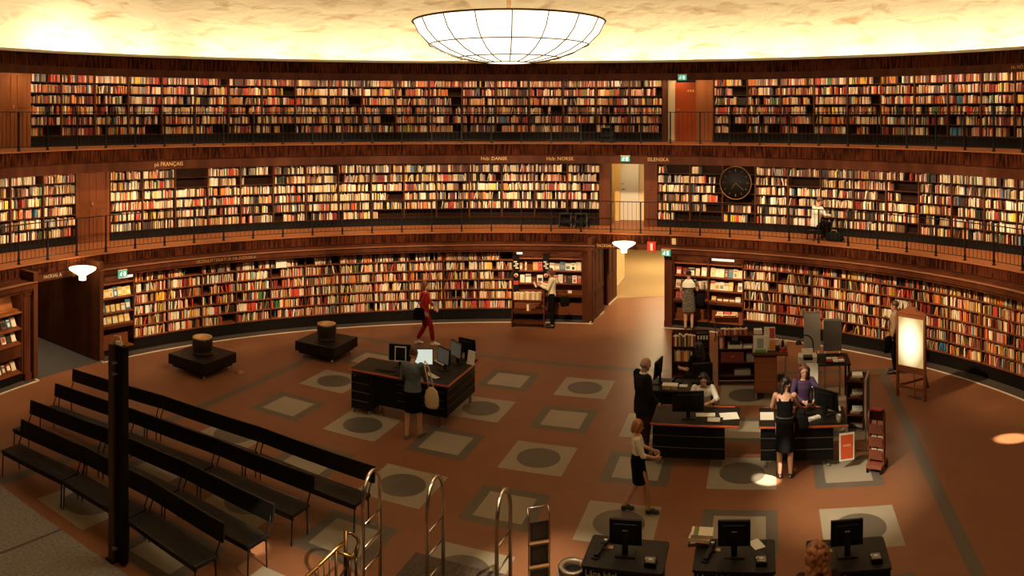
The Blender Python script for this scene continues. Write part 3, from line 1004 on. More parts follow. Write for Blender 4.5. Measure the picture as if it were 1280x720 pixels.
# exit signs and the red sign
GREEN = mat('exit_green', (0.02, 0.16, 0.09), 0.4, emit=((0.10, 0.62, 0.38), 0.55))
WSYM = mat('sign_white', (0.8, 0.85, 0.75), 0.5, emit=((0.7, 0.95, 0.8), 0.8))
def exit_sign(phi, R, z, label, w=0.26, h=0.16):
    o = thing('exit_sign', label, 'sign', (0, 0, 0), 0, 'green exit signs')
    at(o, phi, R, z)
    MB().box(-w / 2, w / 2, -0.02, 0.02, -h / 2, h / 2, bevel=0.004).build('green_panel', GREEN, o)
    MB().box(-w / 2 - 0.008, w / 2 + 0.008, -0.012, 0.03, h / 2, h / 2 + 0.02).box(-0.02, 0.02, 0.02, 0.09, h / 2 - 0.03, h / 2 + 0.01).build('bracket', PALE, o)
    mb_ = MB()
    mb_.box(0.02, 0.085, -0.024, -0.0205, -0.055, 0.055)                         # doorway
    mb_.bar((-0.045, -0.022, 0.02), (-0.06, -0.022, -0.015), 0.004, 0.022)        # running figure
    mb_.bar((-0.06, -0.022, -0.015), (-0.03, -0.022, -0.055), 0.004, 0.016)
    mb_.bar((-0.06, -0.022, -0.015), (-0.10, -0.022, -0.045), 0.004, 0.016)
    mb_.bar((-0.045, -0.022, 0.018), (-0.01, -0.022, 0.0), 0.004, 0.013)
    mb_.bar((-0.045, -0.022, 0.018), (-0.085, -0.022, 0.012), 0.004, 0.013)
    mb_.lathe([(0.001, 0), (0.014, 0.0), (0.014, 0.003), (0.001, 0.003)], n=12, M=Matrix.Translation((-0.035, -0.0205, 0.043)) @ RX)
    mb_.build('pictogram', WSYM, o)
    return o


exit_sign(26.81, 11.47, 7.16, 'small green exit sign on the top cornice over the orange-red door')
exit_sign(18.72, 10.71, 4.75, 'small green exit sign on the frieze over the white door')
exit_sign(25.9, 10.22, 2.12, 'small green exit sign at the right edge of the lit corridor opening')
exit_sign(-63.65, 10.22, 2.10, 'small green exit sign above the yellow and white book display')
rs = thing('alarm_sign', 'small red sign with white upright bar over the lit corridor', 'sign')
at(rs, 22.95, 10.70, 2.2)
MB().box(-0.13, 0.13, -0.03, 0.03, -0.14, 0.14, bevel=0.006).build('red_panel', mat('sign_red', (0.55, 0.02, 0.01), 0.45), rs)
MB().box(-0.035, 0.035, -0.036, -0.031, -0.10, 0.10).build('white_bar', mat('plain_white', (0.75, 0.68, 0.55), 0.5), rs)

# gold lettering bent round the friezes
def arc_text(name, body, size, phi, R, z, label, group='gold lettering on the friezes', m=GOLD):
    t = face_text('word', body, size, Matrix(), m)
    words_ = body.split(' ')
    root = t
    if len(words_) > 1:                        # one part per word: cut the lettering at its widest gaps
        xs = sorted((min(t.data.vertices[i].co.x for i in p.vertices), max(t.data.vertices[i].co.x for i in p.vertices)) for p in t.data.polygons)
        gaps, hi = [], xs[0][1]
        for x0, x1 in xs:
            if x0 > hi: gaps.append((x0 - hi, (x0 + hi) / 2))
            hi = max(hi, x1)
        cuts = sorted(g[1] for g in sorted(gaps)[-(len(words_) - 1):])
        root = thing(name, None, None)
        parts = []
        for k in range(len(words_)):
            lo_, hi_ = ([-1e9] + cuts)[k], (cuts + [1e9])[k]
            bm = bmesh.new(); bm.from_mesh(t.data)
            bmesh.ops.delete(bm, geom=[v for v in bm.verts if not lo_ < v.co.x < hi_], context='VERTS')
            me_ = bpy.data.meshes.new('word'); bm.to_mesh(me_); bm.free(); me_.materials.append(m)
            o = bpy.data.objects.new('word', me_); COL.objects.link(o); o.parent = root
            parts.append(o)
        bpy.data.objects.remove(t)
    else:
        t.name = name
        parts = [t]
    for o in parts:
        for v in o.data.vertices:
            x, y, dz = v.co
            v.co = P(phi + math.degrees(x / R), R - 0.003 - max(0, dz), z + y) - P(phi, R, z)
    root.location = P(phi, R, z)
    return tag(root, label, 'lettering', group)


arc_text('frieze_lettering', 'ISLENSKA', 0.15, 23.9, 10.766, 4.735, 'gold lettering ISLENSKA on the frieze right of the exit sign')
arc_text('frieze_lettering', 'Hcb: NORSK', 0.15, 8.3, 10.766, 4.735, 'gold words Hcb: NORSK on the frieze left of the exit sign')
arc_text('frieze_lettering', 'Hcb: DANSK', 0.145, -2.2, 10.766, 4.735, 'gold words Hcb: DANSK on the frieze, next to NORSK')
arc_text('frieze_lettering', 'på FRANÇAIS', 0.15, -54.2, 10.766, 4.735, 'gold lettering på FRANÇAIS on the frieze')
arc_text('frieze_lettering', 'SKÖNLITTERATUR PÅ SVENSKA', 0.125, -46.1, 10.296, 2.145, 'gold lettering SKÖNLITTERATUR PÅ SVENSKA over the ground-floor bookcases', m=mat('dull_gold_lettering', (0.30, 0.16, 0.06), 0.5))
arc_text('frieze_lettering', 'FACKSAL A', 0.11, -73.1, 10.766, 2.17, 'gold lettering FACKSAL A over the dark left passage', m=mat('pale_lettering', (0.5, 0.42, 0.3), 0.5))
arc_text('frieze_lettering', 'FACKSAL B', 0.11, 15.6, 10.766, 2.17, 'gold lettering FACKSAL B beside the wall lamp over the corridor')
arc_text('frieze_lettering', 'Hc HÖ', 0.13, 78.4, 11.546, 7.19, 'gold lettering Hc HÖ on the top cornice at the right')

# step stools on the galleries
def step_stool(phi, R, z, label):
    o = thing('step_stool', label, 'stool', (0, 0, 0), 0, 'black step stools on the galleries')
    at(o, phi, R, z)
    MB().box(-0.2, 0.2, -0.14, 0.14, 0.40, 0.44, bevel=0.008).build('top', BLACKM, o)
    MB().box(-0.2, 0.2, -0.26, -0.1, 0.19, 0.22, bevel=0.006).build('step', BLACKM, o)
    MB().box(-0.17, 0.17, 0.09, 0.11, 0.03, 0.395).build('back_panel', BLACKM, o)
    for sx in (-1, 1):
        for y0, y1 in ((-0.26, -0.10), (0.16, 0.10)):
            MB().bar((sx * 0.19, y0, 0), (sx * 0.17, y1, 0.41), 0.03).build('leg', BLACKM, o)
    return o


step_stool(8.75, 11.75, 2.552, 'black step stool, left of two, before middle-gallery shelves left of white door')
step_stool(11.2, 11.75, 2.552, 'black step stool, right of two, before middle-gallery shelves left of white door')
step_stool(15.2, 11.7, 5.202, 'black step stool on the top gallery left of the orange-red door')

# white shelf labels and a paper notice in the ground-floor rows
WHITEP = mat('white_paper', (0.74, 0.68, 0.55), 0.7)
LIT = mat('lit_shelf_sign', (0.7, 0.7, 0.68), 0.5, emit=((0.85, 0.85, 0.85), 0.5))
o = MB().box(-0.16, 0.16, -0.01, 0.0, -0.10, 0.13).build('paper_notice', WHITEP, label='blank white paper notice standing on the top ground-floor shelf', cat='notice')
at(o, -66 + 5.57 * 5.28, 10.52, 1.85)
for phi, wd, lb in ((1.9, 0.17, 'small white lit sign over the poster panels of the book display'), (35.0, 0.66, 'long white lit sign over the display right of the corridor'), (-62.6, 0.42, 'white lit sign over the yellow and white book display')):
    o = MB().box(-wd / 2, wd / 2, -0.012, 0.012, -0.03, 0.03).build('shelf_sign', LIT, label=lb, cat='sign', group='lit shelf signs')
    at(o, phi, 10.36, 1.985)

# ------------------------------------------------------------------ display bays with books face out
DZ = [0.17, 0.76, 1.06, 1.43, 1.80]
for key in DISPLAY:      # rebuild the shelving of the display bays: fewer, wider-spaced shelves over a wooden back
    M, w_, o = BAYS[key]
    for c in list(o.children):
        if c.name.split('.')[0] in ('shelf', 'back_panel', 'plinth'): bpy.data.objects.remove(c)
    MB().box(0, w_, 0.28, 0.30, 0.15, 2.03).build('back_panel', SHELF, o)
    for z in DZ: MB().box(0.018, w_ - 0.018, 0.004, 0.28, z - 0.026, z, bevel=0.003).build('shelf', SHELF, o)
    MB().box(0, w_, 0.03, 0.3, 0, 0.143).build('plinth', BLACKW, o)
    MB().box(0.018, w_ - 0.018, 0.006, 0.016, 0.66, 0.734).build('rail', WOOD, o)
    for k, (lo_, hi_) in enumerate(((0.45, 0.734),)): MB().box(0.018, w_ - 0.018, 0.27, 0.279, lo_, hi_).build('lower_panel', BACK, o)


for phi_ in (-63.2, 3.6, 9.2, 29.4, 35.0, -82.5):
    light('display_lamp', 'AREA', P(phi_, 10.40 if phi_ > -80 else 10.36, 2.02), P(phi_, 10.62, 1.4), 3.2, BOOKL, size=(0.8, 0.03), roll=tang(phi_))
COVER = {}
def cover(c1, c2):
    """a plain cover with a lighter or darker block on it, in the colours named"""
    return [BOOKM[PN.index(c1)], PAPER, BOOKM[PN.index(c2)]]


def face_book(c1, c2, w=0.15, h=0.22, t=0.022):
    mb_ = MB()
    mb_.box(-w / 2, w / 2, 0, 0.003, 0, h)
    mb_.box(-w / 2, w / 2, t - 0.003, t, 0, h)
    mb_.box(-w / 2, -w / 2 + 0.003, 0.003, t - 0.003, 0, h)
    mb_.mi = 1
    mb_.box(-w / 2 + 0.003, w / 2 - 0.004, 0.003, t - 0.003, 0.003, h - 0.003)
    mb_.mi = 2
    k = rnd.random()
    if k < 0.4: mb_.box(-w * 0.36, w * 0.36, -0.0012, 0, h * 0.18, h * 0.62)
    elif k < 0.7: mb_.box(-w * 0.5, w * 0.5, -0.0012, 0, h * 0.66, h * 0.88)
    else: mb_.box(-w * 0.3, w * 0.3, -0.0012, 0, h * 0.70, h * 0.80).box(-w * 0.24, w * 0.24, -0.0012, 0, h * 0.12, h * 0.5)
    return mb_, cover(c1, c2)


def show(M, w_, rows, where, group, tilt=13):
    for z, nm, items, x0, x1 in rows:
        n = len(items)
        for i, it in enumerate(items):
            if not it: continue
            c1, c2 = it[:2]
            bw = min(it[2] if len(it) > 2 else 0.15, (x1 - x0) / n - 0.004)
            bh = it[3] if len(it) > 3 else rnd.uniform(0.20, 0.235)
            mb_, ms = face_book(c1, c2, bw, bh)
            q = M @ Matrix.Translation((x0 + (x1 - x0) * (i + 0.5) / n, 0.09 if not (len(it) > 4) else it[4], z + 0.008)) @ Matrix.Rotation(-math.radians(tilt), 4, 'X')
            b_ = mb_.build('book', ms)
            b_.matrix_world = q
            tag(b_, '%s book face out, %s from left on %s display shelf, %s' % (c1, ORD[i + 1], nm, where), 'book', group)


def dbay(key): return BAYS[key][0], BAYS[key][1]
M, w_ = dbay(('lower', 'far', 0))
show(M, w_, [
    (1.43, 'top', [('cream', 'yellow'), ('yellow', 'cream'), ('cream', 'ochre'), ('blue', 'white', 0.16, 0.25), ('yellow', 'cream'), ('cream', 'yellow'), ('yellow', 'white')], 0.05, 0.98),
    (1.06, 'middle', [('blue', 'white', 0.16, 0.27), ('yellow', 'cream', 0.12, 0.17), ('cream', 'yellow', 0.12, 0.17), ('yellow', 'cream', 0.12, 0.17), ('cream', 'ochre', 0.12, 0.17), ('blue', 'white', 0.16, 0.27)], 0.05, 0.98),
    (0.76, 'lower', [('white', 'cream', 0.20, 0.17), ('yellow', 'cream'), ('cream', 'yellow'), ('yellow', 'cream'), ('cream', 'yellow')], 0.05, 0.96)], 'left-end bay', 'face-out books in the left-end display bay')
M, w_ = dbay(('lower', 'far', 12))
show(M, w_, [
    (1.43, 'upper', [('tan', 'cream', 0.07), ('cream', 'tan', 0.05), None, ('ochre', 'tan'), ('red', 'dark red', 0.16, 0.25)], 0.16, 0.86),
    (1.06, 'middle', [('cream', 'white', 0.13), ('white', 'grey', 0.17, 0.25), None, ('white', 'black', 0.19, 0.22)], 0.18, 0.88)], 'poster-panel bay', 'face-out books in the poster bay')
M, w_ = dbay(('lower', 'far', 13))
show(M, w_, [
    (1.43, 'upper', [('white', 'tan'), ('tan', 'cream'), ('blue', 'grey', 0.17, 0.25), ('cream', 'blue'), ('white', 'black', 0.2, 0.22), ('ivory', 'cream', 0.15, 0.25)], 0.03, 0.98),
    (1.06, 'middle', [None, ('ivory', 'red'), ('white', 'cream', 0.17, 0.25), ('dark red', 'tan', 0.08), ('black', 'brown'), ('white', 'red', 0.14, 0.22), ('red', 'tan', 0.1)], 0.02, 0.99),
    (0.76, 'lower', [None, None, None, ('cream', 'white', 0.12, 0.08), None, ], 0.05, 0.9)], 'bay left of corridor', 'face-out books left of the corridor')
M, w_ = dbay(('lower', 'right', 0))
show(M, w_, [
    (1.43, 'upper', [('red', 'white'), ('maroon', 'red'), ('cream', 'black', 0.17), ('ivory', 'cream', 0.12), ('cream', 'white', 0.15, 0.26)], 0.04, 0.98),
    (1.06, 'middle', [('cream', 'orange'), ('white', 'ivory', 0.11), None, ('tan', 'cream'), ('cream', 'red'), ('ivory', 'tan')], 0.04, 0.98),
    (0.76, 'lower', [('red', 'dark red'), ('white', 'red'), None, None, None, None], 0.04, 0.98)], 'bay right of corridor', 'face-out books right of the corridor')
M, w_ = dbay(('lower', 'right', 1))
show(M, w_, [
    (1.43, 'upper', [('cream', 'yellow', 0.12, 0.27), ('cream', 'white', 0.13), ('white', 'cream'), ('brown', 'tan', 0.12), ('blue', 'grey', 0.16, 0.24), ('ivory', 'olive', 0.13, 0.26), ('ivory', 'cream')], 0.03, 0.99),
    (1.06, 'middle', [('cream', 'red', 0.16, 0.26), ('cream', 'ochre'), ('white', 'grey'), ('cream', 'tan'), ('yellow', 'cream', 0.15, 0.26), None, ('white', 'grey', 0.17, 0.24)], 0.03, 0.99),
    (0.76, 'lower', [('tan', 'yellow', 0.14, 0.12), ('cream', 'white', 0.14, 0.05), ('white', 'cream', 0.14, 0.05), ('cream', 'tan', 0.14, 0.05), ('white', 'grey', 0.15, 0.13)], 0.05, 0.95)], 'second bay right of corridor', 'face-out books in the second bay right of the corridor')
# poster panels fixed to the front of the poster bay
PRED = mat('poster_red', (0.45, 0.03, 0.02), 0.5)
for x, lb in ((0.09, 'black poster panel with white shapes, left of two on the book display'), (0.97, 'black poster panel with white shapes, right of two on the book display')):
    M, w_ = dbay(('lower', 'far', 12))
    mb_ = MB(); mb_.box(-0.085, 0.085, -0.02, -0.006, 0.85, 1.93)
    o = mb_.build('poster_panel', BLACKW)
    o.matrix_world = M @ Matrix.Translation((x, 0, 0))
    tag(o, lb, 'poster', 'black poster panels on the display')
    mb_ = MB()
    for z, x0, x1 in ((1.68, -0.07, 0.02), (1.62, -0.03, 0.07), (1.56, -0.07, 0.03), (1.50, -0.02, 0.07)): mb_.box(x0, x1, -0.0235, -0.0205, z, z + 0.035)
    mb_.build('white_shapes', WHITEP, o)
    MB().box(-0.07, 0.07, -0.0235, -0.0205, 1.02, 1.14).build('red_block', PRED, o)
    MB().lathe([(0.001, 0), (0.06, 0), (0.06, 0.003), (0.001, 0.003)], n=18, M=Matrix.Translation((0, -0.0205, 1.30)) @ RX).build('cream_disc', mat('poster_cream', (0.7, 0.5, 0.34), 0.6), o)
    MB().lathe([(0.001, 0), (0.035, 0), (0.035, 0.003), (0.001, 0.003)], n=18, M=Matrix.Translation((0, -0.0238, 1.30)) @ RX).build('red_disc', PRED, o)

# the bookcase at the left edge of the picture, with sloping display shelves
A = thing('display_bookcase', 'wooden display bookcase with sloping shelves at the left photo edge', 'bookcase')
AF = -79.6
wA = 2 * 10.42 * math.tan(math.radians(2.9))
at(A, AF - 2.9, 10.42, 0)
MB().box(-wA / 2, wA / 2, 0.40, 0.42, 0.15, 2.02).build('back_panel', WOOD, A)
for x in (-wA / 2, wA / 2 - 0.03): MB().box(x, x + 0.03, 0, 0.4, 0.15, 2.02).build('side_panel', WOOD, A)
MB().box(-wA / 2, wA / 2, 0.02, 0.42, 0, 0.149).build('plinth', BLACKW, A)
SL = Matrix.Rotation(math.radians(14), 4, 'X')
ZA = [0.22, 0.74, 0.86, 1.22, 1.62]
for z in (0.20, 0.86, 1.20): MB().box(-wA / 2 + 0.03, wA / 2 - 0.03, 0.004, 0.40, -0.02, 0.0, Matrix.Translation((0, 0, z)) @ SL).build('sloping_shelf', SHELF, A)
MB().box(-wA / 2 + 0.03, wA / 2 - 0.03, 0.004, 0.4, 1.56, 1.585).build('shelf', WOODL, A)
MB().box(-wA / 2 + 0.03, wA / 2 - 0.03, 0.02, 0.03, 0.56, 0.82).build('fixed_panel', WOOD, A)
MB().box(-wA / 2 + 0.03, wA / 2 - 0.03, 0.12, 0.4, 1.60, 1.62, Matrix.Translation((0, 0, 0))).box(-wA / 2 + 0.03, wA / 2 - 0.03, 0.0, 0.02, 0, 0.42, Matrix.Translation((0, 0.30, 1.585)) @ Matrix.Rotation(-0.25, 4, 'X')).build('sloping_back', WOODL, A)
bpy.context.view_layer.update()
MA = Matrix.Rotation(-math.radians(AF - 2.9), 4, 'Z'); MA.translation = P(AF - 2.9, 10.42, 0)
for z, nm, items in ((1.20, 'upper', ['dark red', 'tan', 'black', 'brown', 'blue', 'cream']), (0.86, 'middle', ['black', 'grey', 'maroon', 'white', 'dark brown', 'cream']), (0.20, 'lower', ['cream', 'black', 'white', 'brown', 'dark red', 'ivory'])):
    for i, c in enumerate(items):
        mb_, ms = face_book(c, rnd.choice(['cream', 'white', 'tan', 'black', 'red']), 0.135, 0.22)
        b_ = mb_.build('book', ms)
        b_.matrix_world = MA @ Matrix.Translation((-wA / 2 + 0.11 + 0.158 * i, 0.12, z + 0.05)) @ Matrix.Rotation(-math.radians(24), 4, 'X')
        tag(b_, '%s book face out, %s from right on %s sloping shelf at left photo edge' % (c, ORD[6 - i], nm), 'book', 'face-out books at the left edge')

# ------------------------------------------------------------------ furniture on the floor
LEATHER = mat('black_leather', (0.007, 0.005, 0.004), 0.38, spec=0.28, bump=(9, 0.25, (1, 6, 1)))
BLACKL = mat('black_laminate', (0.010, 0.008, 0.006), 0.45, spec=0.25)
PANELB = mat('black_panel', (0.004, 0.0035, 0.003), 0.55, spec=0.15)
GREYL = mat('grey_edge_strip', (0.20, 0.17, 0.14), 0.4, 0.5)
REDEDGE = mat('red_wood_edge', (0.42, 0.085, 0.022), 0.4)
PLASTIC = mat('black_plastic', (0.006, 0.0055, 0.005), 0.45, spec=0.25)
SCREENOFF = mat('dark_screen', (0.010, 0.012, 0.012), 0.12)
SCREENDIM = mat('dim_screen', (0.05, 0.05, 0.04), 0.3, emit=((0.40, 0.36, 0.26), 0.10))
SCREENON = mat('lit_screen', (0.3, 0.3, 0.3), 0.3, emit=((0.80, 0.90, 0.78), 0.72))
GREYP = mat('grey_plastic', (0.20, 0.18, 0.15), 0.5)
OFFW = mat('off_white_plastic', (0.60, 0.55, 0.42), 0.45)
TEXTW = mat('white_print', (0.62, 0.56, 0.46), 0.6)


def loc_of(x, y, org):
    """place in a furniture frame lying along the floor pattern"""
    return Vector((org[0], org[1], 0)) + LA * x + LB * y


# benches: four curved rows of three segments
def bench(ln):
    o = bpy.data.objects.new('bench', None); o.empty_display_size = 0.2; COL.objects.link(o)
    MB().box(-ln / 2 + 0.036, ln / 2 - 0.036, -0.22, 0.20, 0.385, 0.44, bevel=0.015).build('seat', LEATHER, o)
    MB().box(-ln / 2 + 0.008, ln / 2 - 0.008, -0.018, 0.018, 0, 0.25, Matrix.Translation((0, 0.245, 0.575)) @ Matrix.Rotation(-0.10, 4, 'X'), bevel=0.008).build('backrest', LEATHER, o)
    MB().box(-ln / 2 + 0.05, ln / 2 - 0.05, -0.19, -0.165, 0.35, 0.384).box(-ln / 2 + 0.05, ln / 2 - 0.05, 0.14, 0.165, 0.35, 0.384).build('seat_rail', BLACKM, o)
    for s in (-1, 1):
        x = s * (ln / 2 - 0.06)
        MB().tube([(x, -0.19, 0.385), (x, -0.205, 0.0)], 0.011, 8).build('leg', BLACKM, o)
        MB().tube([(x, 0.17, 0.0), (x, 0.155, 0.37), (x, 0.175, 0.47), (x, 0.225, 0.56), (x, 0.25, 0.70)], 0.011, 8).build('leg', BLACKM, o)
    return o


ROWS = [((-8.58, 13.23), (-2.02, 11.22), 0.30, 'rear'), ((-8.41, 12.34), (-2.83, 10.73), 0.22, 'second'), ((-8.29, 11.36), (-3.14, 9.80), 0.24, 'third'), ((-7.90, 10.55), (-3.60, 9.13), 0.20, 'front')]
for p, q, bulge, nm in ROWS:
    p, q = Vector(p), Vector(q)
    d = (q - p).normalized()
    nrm = Vector((-d.y, d.x))
    pts = [p.lerp(q, k / 3) + nrm * bulge * (1 - (2 * k / 3 - 1) ** 2) for k in range(4)]
    ln = sum((b_ - a_).length for a_, b_ in zip(pts, pts[1:])) / 3
    proto = bench(ln)
    for k in range(3):
        a_, b_ = pts[k], pts[k + 1]
        ang = math.atan2((b_ - a_).y, (b_ - a_).x)
        m_ = (a_ + b_) / 2
        n_ = Vector((-math.sin(ang), math.cos(ang)))
        c_ = m_ - n_ * 0.27
        o = proto if k == 0 else dup(proto)
        o.location = (c_.x, c_.y, 0); o.rotation_euler = (0, 0, ang)
        tag(o, 'black leather bench with thin legs, %s of the %s row' % (('left end', 'middle', 'right end')[k], {'rear': 'rear, nearest the square seats', 'second': 'second', 'third': 'third', 'front': 'front, nearest the granite'}[nm]), 'bench', 'rows of black benches')

# two square black seats with a round wooden-rimmed pot on each
def ottoman(c, label, potlabel):
    o = thing('square_seat', label, 'seat', (c[0], c[1], 0), LROT, 'square black seats')
    MB().box(-0.575, 0.575, -0.575, 0.575, 0.16, 0.40, bevel=0.014).build('cushion', LEATHER, o)
    MB().box(-0.50, 0.50, -0.50, 0.50, 0.10, 0.16).build('base_frame', PANELB, o)
    for sx in (-1, 1):
        for sy in (-1, 1):
            MB().lathe([(0.022, 0.0), (0.025, 0.01), (0.018, 0.02), (0.018, 0.10)], n=12, c=(sx * 0.44, sy * 0.44, 0)).build('foot', STEEL, o)
    t = thing('pot', potlabel, 'pot', (c[0], c[1], 0.402), 0, 'round pots on the square seats')
    MB().lathe([(0.20, 0.0), (0.235, 0.012), (0.24, 0.03), (0.225, 0.05), (0.235, 0.10), (0.245, 0.20), (0.245, 0.34), (0.235, 0.375), (0.215, 0.375), (0.21, 0.25)], n=36, caps=False).build('body', mat('pot_black', (0.016, 0.010, 0.007), 0.4), t)
    mb_ = MB()
    mb_.lathe([(0.236, 0.376), (0.236, 0.392), (0.19, 0.392), (0.185, 0.33), (0.001, 0.30)], n=36, caps=False)
    mb_.build('wooden_rim', mat('pale_pot_wood', (0.52, 0.27, 0.09), 0.45), t)
    MB().lathe([(0.2405, 0.028), (0.2445, 0.03), (0.2405, 0.036)], n=36, caps=False).build('base_band', mat('pot_band', (0.2, 0.1, 0.04), 0.4), t)


ottoman((-7.15, 16.66), 'low square black seat on small feet, left of two, in front of shelves', 'black round pot with wooden rim on the left square seat')
ottoman((-4.63, 18.70), 'low square black seat on small feet, right of two, nearest the computer desk', 'black round pot with wooden rim on the right square seat')
MB().lathe([(0.11, 0.0), (0.11, 0.006), (0.07, 0.012), (0.001, 0.012)], n=24).build('floor_outlet', BRASS, loc=fp(300, 465, 0.001), label='small round brass floor outlet beside the left square seat', cat='outlet')


def monitor(loc, rz, label, w=0.40, h=0.31, screen=SCREENOFF, tilt=0.08, group=None, stand=0.13, mark=False, back_mark=TEXTW):
    """flat monitor on a foot; the screen looks along local -y"""
    o = thing('monitor', label, 'monitor', loc, rz, group)
    T = Matrix.Translation((0, 0, stand)) @ Matrix.Rotation(-tilt, 4, 'X')
    MB().box(-w / 2, w / 2, -0.022, 0.014, 0, h, T, bevel=0.006).box(-w * 0.36, w * 0.36, 0.012, 0.036, h * 0.14, h * 0.86, T, bevel=0.01).build('casing', PLASTIC, o)
    MB().box(-w / 2 + 0.018, w / 2 - 0.018, -0.0235, -0.0225, 0.022, h - 0.018, T).build('screen', screen, o)
    MB().box(-0.035, 0.035, 0.03, 0.06, 0.012, stand + h * 0.5, bevel=0.004).build('neck', PLASTIC, o)
    MB().box(-0.12, 0.12, -0.075, 0.10, 0.0, 0.014, bevel=0.005).build('foot', PLASTIC, o)
    if mark: MB().box(-0.032, 0.032, 0.036, 0.0375, h * 0.60, h * 0.64, T).build('maker_plate', back_mark, o)
    return o


def keyboard(loc, rz, label, m=PLASTIC, km=GREYP):
    o = thing('keyboard', label, 'keyboard', loc, rz)
    MB().box(-0.21, 0.21, -0.07, 0.07, 0, 0.014, bevel=0.004).build('body', m, o)
    mb_ = MB()
    for r_ in range(4): mb_.box(-0.195, 0.195, -0.058 + r_ * 0.03, -0.034 + r_ * 0.03, 0.0135, 0.019)
    mb_.build('keys', km, o)
    return o


def sheet(loc, rz, label, w=0.21, d=0.297, h=0.004, m=WHITEP, name='paper', cat='paper', group=None):
    return MB().box(-w / 2, w / 2, -d / 2, d / 2, 0, h).build(name, m, loc=loc, rz=rz, label=label, cat=cat, group=group)


# catalogue computer desk, L-shaped and standing height
CD = (-3.30, 15.20)
cd = thing('computer_desk', 'black L-shaped standing computer desk with red wooden edge and drawers', 'desk', (CD[0], CD[1], 0), LROT)
polyL = [(0, 0), (2.2, 0), (2.2, 1.7), (1.35, 1.7), (1.35, 0.82), (0, 0.82)]
MB().prism(polyL, 0.87, 0.90).build('worktop', BLACKL, cd)
mb = MB()
e = 0.022
for (x0, y0), (x1, y1) in zip(polyL, polyL[1:] + polyL[:1]): mb.bar((x0, y0, 0.885), (x1, y1, 0.885), e, 0.034)
mb.build('edge_strip', REDEDGE, cd)
MB().box(0.50, 2.14, 0.10, 0.13, 0.24, 0.86).box(2.08, 2.11, 0.10, 1.62, 0.24, 0.86).build('modesty_panel', PANELB, cd)
mb = MB()
for z in (0.40, 0.56, 0.72): mb.box(1.05, 2.08, 0.094, 0.0995, z, z + 0.006).box(2.1105, 2.116, 0.12, 1.60, z, z + 0.006)
mb.build('panel_strips', GREYL, cd)
MB().box(1.38, 1.41, 0.85, 1.62, 0.24, 0.86).build('inner_panel', PANELB, cd)
for x, y in ((1.98, 0.22), (2.05, 1.50), (1.45, 1.55), (0.60, 0.70), (0.62, 0.22)): MB().tube([(x, y, 0.0), (x, y, 0.87)], 0.025, 10).lathe([(0.04, 0), (0.04, 0.012), (0.025, 0.02)], n=12, c=(x, y, 0)).build('leg', STEEL, cd)
dp = MB().box(0.03, 0.47, 0.06, 0.70, 0.09, 0.83).build('drawer_unit', PANELB, cd)
for z in (0.105, 0.285, 0.465, 0.645):
    d_ = MB().box(0.035, 0.465, 0.045, 0.06, z, z + 0.165, bevel=0.003).build('drawer', PLASTIC, dp)
for z in (0.262, 0.442, 0.622, 0.802): MB().box(0.045, 0.455, 0.034, 0.046, z, z + 0.008).build('drawer_pull', GREYL, dp)
MB().lathe([(0.001, 0), (0.014, 0.0), (0.014, 0.008), (0.001, 0.008)], n=12, M=Matrix.Translation((0.12, 0.044, 0.76)) @ RX).build('lock', STEEL, dp)
for x, y in ((0.07, 0.10), (0.43, 0.10), (0.07, 0.64), (0.43, 0.64)):
    MB().lathe([(0.001, -0.015), (0.04, -0.015), (0.043, 0.0), (0.04, 0.015), (0.001, 0.015)], n=14, M=Matrix.Translation((x, y, 0.043)) @ Matrix.Rotation(math.pi / 2, 4, 'Y')).tube([(x, y, 0.04), (x, y, 0.09)], 0.012, 6).build('castor', STEEL, dp)
def on_cd(x, y, z=0.902):
    v_ = loc_of(x, y, CD); v_.z = z
    return v_
m1 = monitor(on_cd(0.87, 0.58), LROT + 0.25, 'dark monitor with white sheet frame, leftmost on the computer desk', w=0.46, h=0.33, group='monitors on the computer desk')
MB().box(-0.12, 0.12, -0.032, -0.025, 0.0, 0.30, Matrix.Translation((0.02, -0.01, 0.12)) @ Matrix.Rotation(-0.08, 4, 'X')).build('white_frame', WHITEP, m1)
MB().box(-0.10, 0.10, -0.0345, -0.0325, 0.02, 0.28, Matrix.Translation((0.02, -0.01, 0.12)) @ Matrix.Rotation(-0.08, 4, 'X')).build('black_insert', PLASTIC, m1)
monitor(on_cd(1.40, 0.52), LROT + 0.45, 'monitor with bright white page on screen, in front of the woman', w=0.46, h=0.33, screen=SCREENON, group='monitors on the computer desk')
monitor(on_cd(1.76, 0.78), LROT - 0.55, 'dim monitor third from left on the computer desk', w=0.42, h=0.32, screen=SCREENDIM, group='monitors on the computer desk')
monitor(on_cd(1.83, 1.26), LROT - 0.60, 'dim monitor farthest along the right arm of the computer desk', w=0.42, h=0.32, screen=SCREENDIM, group='monitors on the computer desk')
monitor(on_cd(1.96, 1.58), LROT + 2.9, 'monitor seen from behind at the far corner of the computer desk', w=0.42, h=0.32, group='monitors on the computer desk')
keyboard(on_cd(0.72, 0.26), LROT + 0.1, 'black keyboard at the left of the computer desk', km=PLASTIC)
keyboard(on_cd(1.22, 0.14), LROT + 0.1, 'black keyboard in front of the bright screen', km=PLASTIC)
keyboard(on_cd(1.70, 0.36), LROT - 0.55, 'keyboard with pale keys before the dim third monitor', km=OFFW)
keyboard(on_cd(1.54, 1.14), LROT - 0.60, 'keyboard with pale keys before the farthest dim monitor', km=OFFW)
ps = thing('paper_stand', 'upright cream notice sheet at the right end of the computer desk', 'notice', on_cd(2.12, 1.34), LROT - 0.35)
MB().box(-0.10, 0.10, -0.002, 0.002, 0.01, 0.27, Matrix.Rotation(-0.2, 4, 'X')).build('sheet', WHITEP, ps)
MB().box(-0.10, 0.10, -0.03, 0.05, 0, 0.01).build('foot', OFFW, ps)

